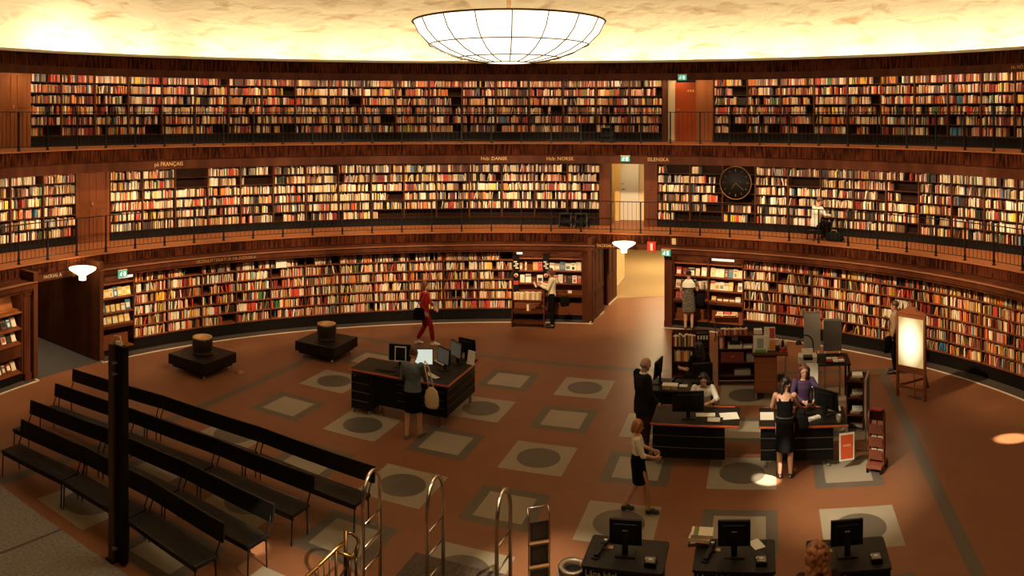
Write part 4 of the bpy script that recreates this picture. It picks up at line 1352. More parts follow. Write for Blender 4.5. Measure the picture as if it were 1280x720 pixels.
# information desks
def info_desk(org, label, w=1.53, d=0.84, pw=1.28):
    o = thing('information_desk', label, 'desk', (org[0], org[1], 0), LROT, 'information desks')
    MB().box(0, w, 0, d, 0.72, 0.745, bevel=0.004).build('worktop', BLACKL, o)
    MB().box(-0.01, w + 0.01, -0.026, 0.0, 0.715, 0.75, bevel=0.008).build('front_edge', REDEDGE, o)
    MB().box(0.10, w - 0.1, d, d + 0.024, 0.715, 0.75, bevel=0.008).build('back_edge', REDEDGE, o)
    MB().box(0.03, pw, 0.05, 0.075, 0.14, 0.71).build('front_panel', PANELB, o)
    mb_ = MB()
    for z in (0.32, 0.52): mb_.box(0.03, pw, 0.044, 0.0495, z, z + 0.008)
    mb_.build('panel_strips', GREYL, o)
    for x in (0.12, pw - 0.08):
        MB().box(x - 0.025, x + 0.025, d / 2 - 0.05, d / 2 + 0.05, 0.03, 0.72).box(x - 0.03, x + 0.03, 0.10, d - 0.06, 0.0, 0.035, bevel=0.008).build('leg', GREYP, o)
    return o


I1, I2 = (2.38, 12.98), (4.14, 12.36)
info_desk(I1, 'black information desk with red wooden edge beside the man in the dark suit')
info_desk(I2, 'black information desk with red wooden edge where the woman in purple sits')
def on1(x, y, z=0.747, o=I1):
    v_ = loc_of(x, y, o); v_.z = z
    return v_
def on2(x, y, z=0.747): return on1(x, y, z, I2)
monitor(on1(0.62, 0.32), LROT + math.pi + 0.12, 'large black monitor seen from behind before the librarian in white', w=0.56, h=0.37, stand=0.10)
sheet(on1(1.34, 0.42), LROT + 0.2, 'white sheet of paper at the right end of the left information desk', 0.32, 0.30)
sheet(on1(0.92, 0.45), LROT + 0.1, 'white paper lying behind the large black monitor', 0.34, 0.16)
ds = thing('desk_pad', 'small black tray with a beige sheet on the left information desk', 'tray', on1(1.08, 0.22), LROT)
MB().box(-0.16, 0.16, -0.11, 0.11, 0, 0.012, bevel=0.003).build('tray', PLASTIC, ds)
MB().box(-0.11, 0.11, -0.09, 0.09, 0.0125, 0.016).build('beige_sheet', mat('beige_paper', (0.46, 0.38, 0.26), 0.7), ds)
sheet(on2(0.14, 0.45), LROT, 'white sheet at the left end of the right information desk', 0.24, 0.34)
monitor(on2(1.20, 0.50), LROT + math.pi - 0.75, 'black monitor turned to the woman in purple on the right information desk', w=0.52, h=0.34, stand=0.10)
keyboard(on2(0.80, 0.55), LROT + 2.6, 'black keyboard under the hands of the woman in purple', km=PLASTIC)
sheet(on2(1.36, 0.70), LROT, 'white papers right of the monitor on the right information desk', 0.22, 0.22, 0.02)
mb = MB()
for k in range(4): mb.box(-0.06 + 0.07 * k, -0.01 + 0.07 * k, -0.04 + 0.02 * k, 0.05 + 0.02 * k, 0, 0.035)
mb.build('cable_blocks', WHITEP, loc=on2(0.90, 0.24), rz=LROT + 0.3, label='white blocks lying at the foot of the monitor facing the woman in purple', cat='desk clutter')
gl = thing('glass_tumbler', 'small clear tumbler at the front right corner of the right information desk', 'glass', on2(1.38, 0.12))
MB().lathe([(0.03, 0.0), (0.038, 0.004), (0.046, 0.13), (0.043, 0.13), (0.035, 0.012), (0.001, 0.010)], n=20, caps=False).build('cup', mat('clear_glass', (0.5, 0.45, 0.38), 0.08, spec=0.8), gl)
MB().lathe([(0.036, 0.014), (0.042, 0.07), (0.001, 0.07)], n=20).build('water', mat('pale_water', (0.35, 0.32, 0.28), 0.1), gl)
rp = thing('hanging_poster', 'orange-red poster with white border hanging on the right desk', 'poster', on2(1.50, -0.05, 0.16), LROT + 0.2)
MB().box(-0.135, 0.135, -0.012, 0, 0.0, 0.47).build('board', WHITEP, rp)
MB().box(-0.11, 0.11, -0.0145, -0.0125, 0.03, 0.44).build('orange_print', mat('poster_orange', (0.62, 0.085, 0.02), 0.5), rp)
MB().box(-0.07, 0.07, -0.017, -0.015, 0.24, 0.28).build('pale_print', mat('poster_pale', (0.72, 0.28, 0.16), 0.5), rp)
MB().box(-0.02, 0.02, -0.012, 0.0, 0.471, 0.60).build('hanger', STEEL, rp)


def office_chair(loc, rz, label):
    o = thing('office_chair', label, 'chair', loc, rz, 'black office chairs')
    MB().box(-0.23, 0.23, -0.20, 0.22, 0.35, 0.42, bevel=0.025).build('seat', LEATHER, o)
    MB().box(-0.21, 0.21, -0.03, 0.03, 0.56, 1.0, Matrix.Translation((0, -0.24, 0)), bevel=0.025).build('backrest', LEATHER, o)
    MB().bar((0, -0.19, 0.37), (0, -0.27, 0.62), 0.05, 0.02).build('back_arm', BLACKM, o)
    MB().tube([(0, 0, 0.07), (0, 0, 0.36)], 0.03, 10).build('column', BLACKM, o)
    for k in range(5):
        a = math.radians(72 * k + 18)
        MB().bar((0.02 * math.cos(a), 0.02 * math.sin(a), 0.085), (0.29 * math.cos(a), 0.29 * math.sin(a), 0.065), 0.04, 0.03).lathe([(0.001, -0.012), (0.028, -0.012), (0.028, 0.012), (0.001, 0.012)], n=12, M=Matrix.Translation((0.29 * math.cos(a), 0.29 * math.sin(a), 0.028)) @ Matrix.Rotation(math.pi / 2, 4, 'Y')).build('leg', BLACKM, o)
    return o


CH1, CH2, CH3 = loc_of(0.82, 1.20, I1), loc_of(0.82, 1.30, I2), Vector((3.88, 15.36, 0))
office_chair(CH1, LROT + math.pi + 0.1, 'black office chair of the librarian in white')
office_chair(CH2, LROT + math.pi + 0.25, 'black office chair of the woman in purple')
office_chair(CH3, -0.1, 'black office chair of the person in black behind the left desk')

# work tables and shelves behind the information desks
def table(name, org, w, d, h, label, top=BLACKL, leg=BLACKM, rz=LROT, panel=False):
    o = thing(name, label, 'table', (org[0], org[1], 0), rz)
    MB().box(0, w, 0, d, h - 0.03, h, bevel=0.004).build('tabletop', top, o)
    for x in (0.04, w - 0.04):
        for y in (0.05, d - 0.05): MB().box(x - 0.02, x + 0.02, y - 0.02, y + 0.02, 0, h - 0.031).build('leg', leg, o)
    if panel: MB().box(0.03, w - 0.03, 0.02, 0.04, 0.15, h - 0.032).build('front_panel', PANELB, o)
    return o


table('side_table', (2.60, 14.48), 0.95, 0.72, 0.76, 'black side table behind the man in the suit', panel=True)
def on3(x, y, z=0.762):
    v_ = Vector((2.60, 14.48, 0)) + LA * x + LB * y; v_.z = z
    return v_
monitor(on3(0.14, 0.42), LROT - 1.75, 'black monitor seen edge-on on the side table behind the suit man', w=0.46, h=0.34)
tb = thing('tissue_box', 'pale box with brown pattern on the side table', 'box', on3(0.42, 0.14), LROT)
MB().box(-0.14, 0.14, -0.08, 0.08, 0, 0.07, bevel=0.004).build('box', mat('patterned_box', (0.55, 0.40, 0.18), 0.6, var=(30, (0.2, 0.1, 0.04))), tb)
MB().box(-0.15, 0.15, -0.085, 0.085, 0.0705, 0.085).build('lid', WHITEP, tb)
ph = thing('telephone', 'black desk telephone with coiled cord on the side table', 'telephone', on3(0.52, 0.48), LROT)
MB().prism([(-0.10, -0.09), (0.10, -0.09), (0.10, 0.09), (-0.10, 0.09)], 0, 0.035).build('body', PLASTIC, ph)
MB().tube([(-0.07, -0.09, 0.05), (-0.07, -0.05, 0.065), (-0.07, 0.05, 0.065), (-0.07, 0.09, 0.05)], [0.028, 0.018, 0.018, 0.028], 8).build('handset', PLASTIC, ph)
sheet(on3(0.66, 0.30), LROT, 'white slips of paper on the side table', 0.16, 0.12, 0.012)

def low_shelf(org, w, h, zs, d, label, m=WOOD, name='low_bookshelf', rz=LROT, cat='bookshelf'):
    o = thing(name, label, cat, (org[0], org[1], 0), rz)
    for x in (0, w - 0.02): MB().box(x, x + 0.02, 0, d, 0, h).build('side_panel', m, o)
    for z in zs: MB().box(0.02, w - 0.02, 0.004, d - 0.01, z - 0.02, z).build('shelf', m, o)
    MB().box(0.02, w - 0.02, d - 0.01, d, 0.02, h).build('back_panel', WOODD, o)
    return o


def books_on(org, rz, w0, w1, z, items, labelf, group, y=0.04, hm=0.22, t=None):
    Mx = Matrix.Rotation(rz, 4, 'Z'); Mx.translation = Vector((org[0], org[1], 0))
    x = w0
    for i, c in enumerate(items):
        tt = t or rnd.uniform(0.022, 0.05)
        if x + tt > w1: break
        if c:
            hh = hm * rnd.uniform(0.85, 1.08)
            mb_ = MB()
            book_shape(mb_, 0, 0, 0, tt, hh, 0.15, 0, 0, Matrix(), True, 1)
            b_ = mb_.build('book', [BOOKM[PN.index(c)], PAPER])
            q = Mx @ Matrix.Translation((x, y, z + 0.001))
            b_.location = q.translation; b_.rotation_euler = (0, 0, rz)
            tag(b_, labelf(c, i), 'book', group)
        x += tt + 0.002


S1 = (3.62, 17.05)
low_shelf(S1, 0.86, 1.08, (0.10, 0.42, 0.76), 0.28, 'low open bookshelf with binders left of the desk area shelving', rz=-0.24)
MIXC = ['red', 'cream', 'brown', 'tan', 'dark red', 'green', 'ivory', 'maroon', 'orange', 'grey', 'cream', 'brown', 'red', 'ochre', 'white', 'black', 'tan', 'dark red', 'cream']
books_on(S1, -0.24, 0.03, 0.56, 0.76, MIXC[:13], lambda c, i: '%s book %s from left on top shelf of low open bookshelf' % (c, ORD[i + 1]), 'books on the low open bookshelf', hm=0.25)
books_on(S1, -0.24, 0.05, 0.60, 0.42, ['olive', 'yellow', 'cream', 'ivory', 'green', 'red', 'yellow', 'cream', 'tan', 'maroon', 'cream'], lambda c, i: '%s book %s from left on lower shelf of low open bookshelf' % (c, ORD[i + 1]), 'books on the low open bookshelf', hm=0.24)
Mx = Matrix.Rotation(-0.24, 4, 'Z'); Mx.translation = Vector((S1[0], S1[1], 0))
for i in range(4):
    b_ = thing('ring_binder', 'black ring binder with white label, %s of four on low open bookshelf' % ('leftmost', 'second', 'third', 'rightmost')[i], 'binder', (Mx @ Vector((0.575 + 0.066 * i, 0.03, 0.762))), -0.24, 'black ring binders')
    MB().box(0, 0.06, 0, 0.22, 0, 0.29).build('cover', PLASTIC, b_)
    MB().box(0.012, 0.048, -0.002, -0.0003, 0.16, 0.25).build('label', WHITEP, b_)
    MB().lathe([(0.012, 0), (0.012, 0.002)], n=10, M=Matrix.Translation((0.03, -0.0003, 0.06)) @ RX).build('finger_ring', STEEL, b_)

S2 = (4.55, 16.45)
low_shelf(S2, 1.02, 1.12, (0.22, 0.52, 0.82, 1.12), 0.32, 'dark open shelf unit full of office supplies behind the desks', m=WOODD, name='shelf_unit', rz=-0.26, cat='shelf')
def on5(x, y, z):
    Mx = Matrix.Rotation(-0.26, 4, 'Z'); Mx.translation = Vector((S2[0], S2[1], z))
    return Mx @ Vector((x, y, 0.002))
books_on(S2, -0.26, 0.06, 0.78, 1.12, ['red', 'brown', 'cream', 'dark red', 'orange', 'brown', 'maroon', 'red', 'ivory', 'tan', 'red', 'brown', 'pink', 'maroon', 'dark red', 'tan', 'red'], lambda c, i: '%s book %s from left along the top of the dark shelf unit' % (c, ORD[i + 1]), 'books on top of the dark shelf unit', hm=0.13)
bx = MB().box(-0.09, 0.09, -0.08, 0.08, 0, 0.10, bevel=0.004).build('paper_box', WHITEP, loc=on5(0.90, 0.14, 1.12), rz=-0.26, label='small white box at the right end on top of the dark shelf unit', cat='box')
books_on(S2, -0.26, 0.03, 0.16, 0.82, ['white', 'cream', 'red', 'ivory'], lambda c, i: '%s book %s from left beside the label printer' % (c, ORD[i + 1]), 'books beside the label printer', hm=0.24)
lp = thing('label_printer', 'white and black label printer on the dark shelf unit', 'printer', on5(0.38, 0.14, 0.82), -0.26)
MB().prism([(-0.16, -0.12), (0.16, -0.12), (0.16, 0.12), (-0.16, 0.12)], 0, 0.09).build('body', OFFW, lp)
MB().box(-0.12, 0.12, -0.125, 0.06, 0.085, 0.13, bevel=0.01).build('lid', PLASTIC, lp)
MB().box(-0.07, 0.07, 0.06, 0.075, 0.09, 0.24).build('paper_sheet', WHITEP, lp)
sheet(on5(0.76, 0.14, 0.82), -0.26, 'flat stack of pale papers on the dark shelf unit', 0.38, 0.22, 0.045)
rb = thing('red_box', 'dark red storage box on the middle shelf of the dark shelf unit', 'box', on5(0.32, 0.15, 0.52), -0.26)
MB().box(-0.26, 0.26, -0.13, 0.12, 0, 0.22, bevel=0.006).build('box', mat('dark_red_card', (0.16, 0.02, 0.012), 0.6), rb)
MB().box(-0.04, 0.04, -0.135, -0.13, 0.11, 0.14).build('label_holder', BRASS, rb)
sheet(on5(0.80, 0.12, 0.52), -0.26, 'sloping grey folder leaning on the middle shelf of the dark unit', 0.32, 0.2, 0.16, m=mat('grey_pink_card', (0.32, 0.26, 0.22), 0.7), name='folder', cat='folder')
sheet(on5(0.55, 0.15, 0.22), -0.26, 'pale paper pile on the lowest shelf of the dark unit', 0.36, 0.2, 0.10, m=mat('pale_grey_paper', (0.38, 0.34, 0.28), 0.7))

S3 = (5.06, 15.42)
cb = thing('wooden_cabinet', 'red-brown wooden cabinet with black top behind the right information desk', 'cabinet', (S3[0], S3[1], 0), LROT)
MB().box(0, 0.48, 0.02, 0.55, 0.14, 0.94).build('body', WOOD, cb)
MB().box(0.01, 0.47, 0.0, 0.02, 0.15, 0.90, bevel=0.003).build('door', mat('cabinet_front', (0.20, 0.055, 0.02), 0.4, var=(2, (0.27, 0.085, 0.03), (0.3, 1, 4))), cb)
MB().box(-0.05, 0.72, -0.03, 0.60, 0.945, 0.975, bevel=0.004).build('top', WOOD, cb)
for x, y in ((0.04, 0.06), (0.44, 0.06), (0.04, 0.5), (0.44, 0.5), (0.68, 0.05), (0.68, 0.5)): MB().box(x - 0.018, x + 0.018, y - 0.018, y + 0.018, 0, 0.944 if x > 0.5 else 0.14).build('leg', STEEL, cb)
MB().box(0.5, 0.66, 0.06, 0.5, 0.36, 0.38).build('shelf', WOODD, cb)
def on6(x, y, z=0.977):
    v_ = Vector((S3[0], S3[1], 0)) + LA * x + LB * y; v_.z = z
    return v_
mg = thing('leaflet_holder', 'upright holder with pictured white and green leaflets on the cabinet', 'leaflet holder', on6(0.13, 0.12), LROT)
MB().box(-0.15, 0.15, -0.02, 0.0, 0, 0.36).build('white_leaflet', WHITEP, mg)
MB().box(-0.07, 0.07, -0.0225, -0.0205, 0.09, 0.30).build('grey_picture', mat('leaflet_grey', (0.30, 0.33, 0.28), 0.6), mg)
MB().box(-0.12, 0.12, -0.04, -0.021, 0.0, 0.07, bevel=0.01).build('green_picture', mat('leaflet_green', (0.12, 0.26, 0.06), 0.6), mg)
mg2 = thing('leaflet_holder', 'taller holder with red and white leaflets behind the green one', 'leaflet holder', on6(0.33, 0.26), LROT)
MB().box(-0.12, 0.12, -0.01, 0.01, 0, 0.50).build('board', WHITEP, mg2)
MB().box(0.0, 0.11, -0.0125, -0.0105, 0.26, 0.48).build('red_picture', mat('leaflet_red', (0.45, 0.05, 0.03), 0.6), mg2)
MB().box(0.0, 0.11, -0.0125, -0.0105, 0.02, 0.22).build('orange_picture', mat('leaflet_orange', (0.68, 0.26, 0.03), 0.6), mg2)
rt = thing('tape_dispenser', 'red tape dispenser on the wooden cabinet top', 'tape dispenser', on6(0.62, 0.12), LROT)
MB().lathe([(0.03, -0.03), (0.05, -0.03), (0.05, 0.03), (0.03, 0.03)], n=18, M=Matrix.Translation((0, 0, 0.055)) @ RX).build('roll', mat('tape_red', (0.4, 0.03, 0.03), 0.5), rt)
MB().box(-0.07, 0.09, -0.035, 0.035, 0, 0.03, bevel=0.006).build('base', mat('tape_red', (0.4, 0.03, 0.03), 0.5), rt)
cp = thing('pen_cup', 'dark cup of pens on the wooden cabinet top', 'cup', on6(0.50, 0.22), 0)
MB().lathe([(0.045, 0), (0.05, 0.11), (0.045, 0.11), (0.04, 0.01), (0.001, 0.01)], n=16, caps=False).build('cup', PLASTIC, cp)
for k in range(4): MB().tube([(0.02 * math.cos(k * 1.6), 0.02 * math.sin(k * 1.6), 0.012), (0.04 * math.cos(k * 1.6), 0.04 * math.sin(k * 1.6), 0.17)], 0.004, 6).build('pen', OFFW if k % 2 else PLASTIC, cp)
for i, (x, c) in enumerate(((0.55, 'white'), (0.62, 'black'), (0.68, 'cream'))):
    b_ = thing('bottle', '%s bottle, %s of three at the back of the wooden cabinet top' % (c, ('left', 'middle', 'right')[i]), 'bottle', on6(x, 0.42), 0, 'bottles on the wooden cabinet')
    MB().lathe([(0.001, 0), (0.03, 0.0), (0.03, 0.13), (0.012, 0.17), (0.012, 0.19)], n=14).build('body', BOOKM[PN.index(c)], b_)
    MB().lathe([(0.014, 0.19), (0.014, 0.215), (0.001, 0.215)], n=12).build('cap', PLASTIC, b_)

# printer table, screens and arched lamp to the right of the cabinet
T4 = (5.80, 14.62)
table('printer_table', T4, 1.05, 0.75, 0.90, 'black table carrying the white printer behind the woman in purple', panel=False)
def on7(x, y, z=0.902):
    v_ = Vector((T4[0], T4[1], 0)) + LA * x + LB * y; v_.z = z
    return v_
pr = thing('printer', 'off-white printer with black paper slot behind the woman in purple', 'printer', on7(0.16, 0.22), LROT)
MB().prism([(-0.18, -0.15), (0.18, -0.15), (0.2, -0.02), (0.18, 0.16), (-0.18, 0.16), (-0.2, -0.02)], 0.0, 0.14).build('body', OFFW, pr)
MB().box(-0.10, 0.10, -0.156, 0.03, 0.075, 0.145, bevel=0.01).build('slot', PLASTIC, pr)
MB().box(-0.12, 0.12, 0.06, 0.10, 0.14, 0.26, Matrix.Rotation(-0.2, 4, 'X')).build('paper_feed', WHITEP, pr)
al = thing('desk_lamp', 'black arched desk lamp over the white printer', 'lamp', on7(0.30, 0.55), LROT)
MB().lathe([(0.08, 0), (0.08, 0.015), (0.02, 0.03)], n=18).build('base', PLASTIC, al)
MB().tube([(0, 0, 0.02)] + [(-0.16 + 0.16 * math.cos(t_), 0, 0.26 + 0.2 * math.sin(t_)) for t_ in [math.pi * k / 9 for k in range(8)]], 0.014, 8).build('arm', PLASTIC, al)
MB().lathe([(0.02, 0.05), (0.05, 0.03), (0.07, -0.03)], n=16, c=(-0.31, 0, 0.30), caps=False).build('lamp_shade', PLASTIC, al)
tr = thing('form_rack', 'low white and red form rack at the right end of the printer table', 'rack', on7(0.74, 0.22), LROT)
MB().box(-0.20, 0.20, -0.15, 0.15, 0, 0.02).build('base', PLASTIC, tr)
for i in range(3):
    for j in range(2):
        MB().box(-0.18 + 0.125 * i, -0.07 + 0.125 * i, -0.14 + 0.14 * j, -0.02 + 0.14 * j, 0.021, 0.05).build('form_pile', WHITEP if (i + j) % 3 else PRED, tr)
for nm, u_, w_, h_, m_, lb in (('notice_panel', 0.30, 0.36, 0.98, mat('pale_grey_panel', (0.34, 0.31, 0.27), 0.7), 'tall pale grey notice panel standing behind the printer'), ('partition', 0.74, 0.40, 0.80, mat('dark_grey_panel', (0.085, 0.072, 0.062), 0.8), 'dark grey partition panel standing right of the pale one')):
    o = thing(nm, lb, 'panel', on7(u_, 0.92 if nm == 'notice_panel' else 0.86, 0), LROT)
    MB().box(-w_ / 2, w_ / 2, -0.02, 0.02, 0.92, 0.92 + h_ * 0.82, bevel=0.004).build('panel', m_, o)
    MB().box(-w_ / 2, w_ / 2, -0.021, 0.021, 0.92 + h_ * 0.82, 0.96 + h_ * 0.82).build('cap', GREYP, o)
    for s in (-1, 1): MB().tube([(s * w_ * 0.4, 0, 0.0), (s * w_ * 0.4, 0, 0.93)], 0.018, 8).box(s * w_ * 0.4 - 0.02, s * w_ * 0.4 + 0.02, -0.14, 0.14, 0, 0.02).build('leg', STEEL, o)
ws = thing('easel_sheet', 'upright white sheet board behind the woman in purple', 'board', Vector((5.95, 14.35, 0)), LROT - 0.15)
MB().box(-0.12, 0.12, -0.008, 0.008, 0.52, 1.0).build('sheet', WHITEP, ws)
MB().box(-0.02, 0.02, 0.009, 0.03, 0, 0.98).box(-0.14, 0.14, -0.12, 0.12, 0, 0.02).build('stand', BLACKM, ws)

# slanted book trolley on the ring behind, book piles, noticeboard and leaflet rack at the right of the desks
vt = thing('book_trolley', 'small brown trolley with books tilted into a V behind the desks', 'trolley', (5.71, 19.75, 0), -0.35)
for s in (-1, 1): MB().box(-0.32, 0.32, 0, 0.02, 0, 0.26, Matrix.Translation((0, 0.02 * s, 0.46)) @ Matrix.Rotation(-s * 0.75, 4, 'X')).build('tilted_tray', SHELF, vt)
for x in (-0.32, 0.30): MB().box(x, x + 0.02, -0.03, 0.03, 0.08, 0.62).box(x, x + 0.02, -0.22, 0.22, 0.06, 0.09).build('end_frame', WOOD, vt)
for x in (-0.31, 0.31):
    for y in (-0.2, 0.2): MB().lathe([(0.001, -0.01), (0.03, -0.01), (0.03, 0.01), (0.001, 0.01)], n=12, M=Matrix.Translation((x, y, 0.03)) @ Matrix.Rotation(math.pi / 2, 4, 'Y')).build('castor', BLACKM, vt)
Mv = Matrix.Rotation(-0.35, 4, 'Z'); Mv.translation = Vector((5.71, 19.75, 0))
for i, (x, c, s) in enumerate(((-0.21, 'cream', -1), (-0.02, 'brown', -1), (0.17, 'dark red', -1), (-0.2, 'ivory', 1), (0.0, 'red', 1), (0.2, 'tan', 1))):
    mb_, ms = face_book(c, 'brown', 0.16, 0.22, 0.035)
    b_ = mb_.build('book', ms)
    b_.matrix_world = Mv @ Matrix.Translation((x, 0.02 * s + (-0.012 if s < 0 else 0.012), 0.50)) @ Matrix.Rotation(-s * 0.75, 4, 'X') @ Matrix.Translation((0, -0.037 if s > 0 else 0.022, 0.02))
    tag(b_, '%s book leaning on the V-shaped book trolley' % c, 'book', 'books on the V-shaped trolley')

pt = low_shelf((6.22, 13.30), 0.34, 1.02, (0.30, 0.62, 0.95), 0.34, 'narrow wooden shelf stacked with white papers right of the woman in purple', m=WOOD, name='paper_shelf', rz=LROT - 0.3, cat='shelf')
Mp = Matrix.Rotation(LROT - 0.3, 4, 'Z'); Mp.translation = Vector((6.22, 13.30, 0))
for z in (0.952, 0.622, 0.302):
    for k in range(2):
        o = MB().box(-0.10, 0.10, -0.11, 0.11, 0, 0.045, bevel=0.003).build('paper_pile', WHITEP if k else mat('brown_folder', (0.22, 0.10, 0.05), 0.7), label='%s on the %s level of the narrow paper shelf' % ('white paper pile with brown folder below' if k else 'brown folder under white papers', {0.952: 'top', 0.622: 'middle', 0.302: 'bottom'}[z]), cat='paper')
        o.location = Mp @ Vector((0.17 + 0.02 * k, 0.17, z + 0.047 * k)); o.rotation_euler = (0, 0, LROT - 0.3 + 0.25 * k)

nb = thing('noticeboard', 'free-standing grey-green noticeboard seen almost edge-on beside the leaflet rack', 'noticeboard', (6.28, 12.52, 0), 0.98)
MB().box(-0.24, 0.24, -0.015, 0.015, 0.60, 1.28, bevel=0.004).build('board', mat('grey_green_felt', (0.10, 0.11, 0.085), 0.9), nb)
MB().box(-0.25, -0.242, -0.02, 0.02, 0.59, 1.29).box(0.242, 0.25, -0.02, 0.02, 0.59, 1.29).box(-0.242, 0.242, -0.02, 0.02, 1.281, 1.29).build('frame', STEEL, nb)
for s in (-1, 1): MB().tube([(s * 0.2, 0, 0), (s * 0.2, 0, 0.60)], 0.012, 8).box(s * 0.2 - 0.015, s * 0.2 + 0.015, -0.15, 0.15, 0, 0.015).build('leg', STEEL, nb)
lr = thing('leaflet_rack', 'tall wooden leaflet rack with red folder on top at the right of the desks', 'rack', (6.02, 11.62, 0), LROT - 0.45)
REDW = mat('red_brown_wood', (0.20, 0.05, 0.022), 0.45)
MB().box(-0.21, 0.21, -0.20, 0.20, 0.08, 0.13, bevel=0.006).build('base', REDW, lr)
for x in (-0.18, 0.18):
    for y in (-0.16, 0.16): MB().box(x - 0.025, x + 0.025, y - 0.03, y + 0.03, 0, 0.08).build('foot', BLACKM, lr)
for x in (-0.2, 0.18): MB().box(x, x + 0.022, -0.05, 0.07, 0.13, 0.98).build('upright', REDW, lr)
for z in (0.20, 0.42, 0.64):
    p_ = MB().box(-0.177, 0.177, -0.01, 0.01, 0, 0.16, Matrix.Translation((0, -0.05, z)) @ Matrix.Rotation(0.2, 4, 'X')).box(-0.177, 0.177, -0.055, 0.05, -0.02, 0.0, Matrix.Translation((0, 0, z))).build('pocket', REDW, lr)
MB().box(-0.177, 0.177, 0.05, 0.065, 0.13, 0.98).build('back_panel', WOODD, lr)
Ml = Matrix.Rotation(LROT - 0.45, 4, 'Z') @ Matrix.Diagonal((0.66, 1, 1, 1)); Ml.translation = Vector((6.02, 11.62, 0))
lr.scale = (0.66, 1, 1)
for z, c, lv in ((0.20, 'cream', 'bottom'), (0.42, 'white', 'middle'), (0.64, 'pink', 'upper')):
    for k in range(2):
        o = MB().box(-0.07, 0.07, -0.002, 0.002, 0, 0.175).build('leaflet', BOOKM[PN.index(c)], label='%s leaflet, %s, in the %s pocket of the wooden rack' % (c, ('left', 'right')[k], lv), cat='leaflet', group='leaflets in the wooden rack')
        o.matrix_world = Ml @ Matrix.Translation((-0.085 + 0.17 * k, -0.010, z + 0.012)) @ Matrix.Rotation(-0.12, 4, 'X')
o = MB().box(-0.16, 0.16, -0.10, 0.10, 0, 0.03, bevel=0.004).box(-0.158, 0.158, -0.104, -0.1005, 0.004, 0.026).build('folder', mat('crimson_card', (0.30, 0.02, 0.02), 0.5), label='crimson folder lying tilted on top of the wooden leaflet rack', cat='folder')
o.matrix_world = Ml @ Matrix.Translation((0, 0.0, 1.005)) @ Matrix.Rotation(-0.2, 4, 'X')

# glowing lightbox easel
lb_a, lb_b = Vector((7.97, 14.45, 0)), Vector((8.32, 13.83, 0))
dd = (lb_b - lb_a).normalized()
lbx = thing('lightbox_easel', 'wooden easel holding a glowing cream light panel before right-hand shelves', 'lightbox', ((lb_a + lb_b) / 2), math.atan2(dd.y, dd.x))
W2 = (lb_b - lb_a).length / 2
EW = mat('easel_wood', (0.20, 0.062, 0.022), 0.42)
for s in (-1, 1): MB().box(s * (W2 - 0.02) - 0.022, s * (W2 - 0.02) + 0.022, -0.03, 0.03, 0, 1.80).build('leg', EW, lbx)
MB().bar((0, 0.75, 0.0), (0, 0.06, 1.5), 0.05, 0.04).build('leg', EW, lbx)
MB().box(-W2 + 0.043, W2 - 0.043, -0.025, 0.05, 0.55, 0.68).box(-W2 + 0.043, W2 - 0.043, -0.025, 0.05, 1.72, 1.79).box(-W2 + 0.043, W2 - 0.043, 0.03, 0.05, 0.68, 1.72).build('box_frame', EW, lbx)
MB().prism([(-W2 - 0.02, 1.80), (W2 + 0.02, 1.80), (W2 * 0.7, 1.86), (W2 * 0.45, 1.875), (0.1, 1.94), (0, 1.95), (-0.1, 1.94), (-W2 * 0.45, 1.875), (-W2 * 0.7, 1.86)], -0.03, 0.05, Matrix(((1, 0, 0, 0), (0, 0, 1, 0), (0, 1, 0, 0), (0, 0, 0, 1)))).build('arched_top', EW, lbx)
def glow_panel():
    m = bpy.data.materials.new('glowing_panel'); m.use_nodes = True
    nt = m.node_tree; b = nt.nodes['Principled BSDF']
    tc = nt.nodes.new('ShaderNodeTexCoord')
    gr = nt.nodes.new('ShaderNodeTexGradient'); gr.gradient_type = 'SPHERICAL'
    mp = nt.nodes.new('ShaderNodeMapping'); mp.vector_type = 'TEXTURE'
    mp.inputs['Location'].default_value = (-0.03, 0, 1.20); mp.inputs['Scale'].default_value = (0.36, 1, 0.60)
    nt.links.new(tc.outputs['Object'], mp.inputs[0]); nt.links.new(mp.outputs[0], gr.inputs[0])
    r = nt.nodes.new('ShaderNodeValToRGB')
    r.color_ramp.elements[0].color = (0.52, 0.34, 0.11, 1); r.color_ramp.elements[1].color = (1.9, 1.7, 1.1, 1)
    r.color_ramp.elements[1].position = 0.75
    nt.links.new(gr.outputs['Fac'], r.inputs[0]); nt.links.new(r.outputs[0], b.inputs['Emission Color'])
    b.inputs['Emission Strength'].default_value = 1.0; b.inputs['Base Color'].default_value = (0.16, 0.12, 0.06, 1)
    return m
MB().box(-W2 + 0.045, W2 - 0.045, -0.012, 0.02, 0.685, 1.715).build('light_panel', glow_panel(), lbx)
MB().bar((-W2 + 0.02, 0, 0.22), (W2 - 0.02, 0, 0.22), 0.03, 0.06).bar((-W2 + 0.02, 0, 0.22), (0, 0.56, 0.26), 0.03, 0.05).bar((W2 - 0.02, 0, 0.22), (0, 0.56, 0.26), 0.03, 0.05).build('stretchers', EW, lbx)
MB().tube([(0.05, 0.03, 0.56), (0.06, 0.05, 0.30), (0.04, 0.1, 0.02), (0.10, 0.0, 0.012), (0.22, 0.06, 0.012), (0.15, 0.14, 0.012), (0.0, 0.05, 0.012), (-0.10, 0.08, 0.012)], 0.007, 6).build('cable', BLACKM, lbx)

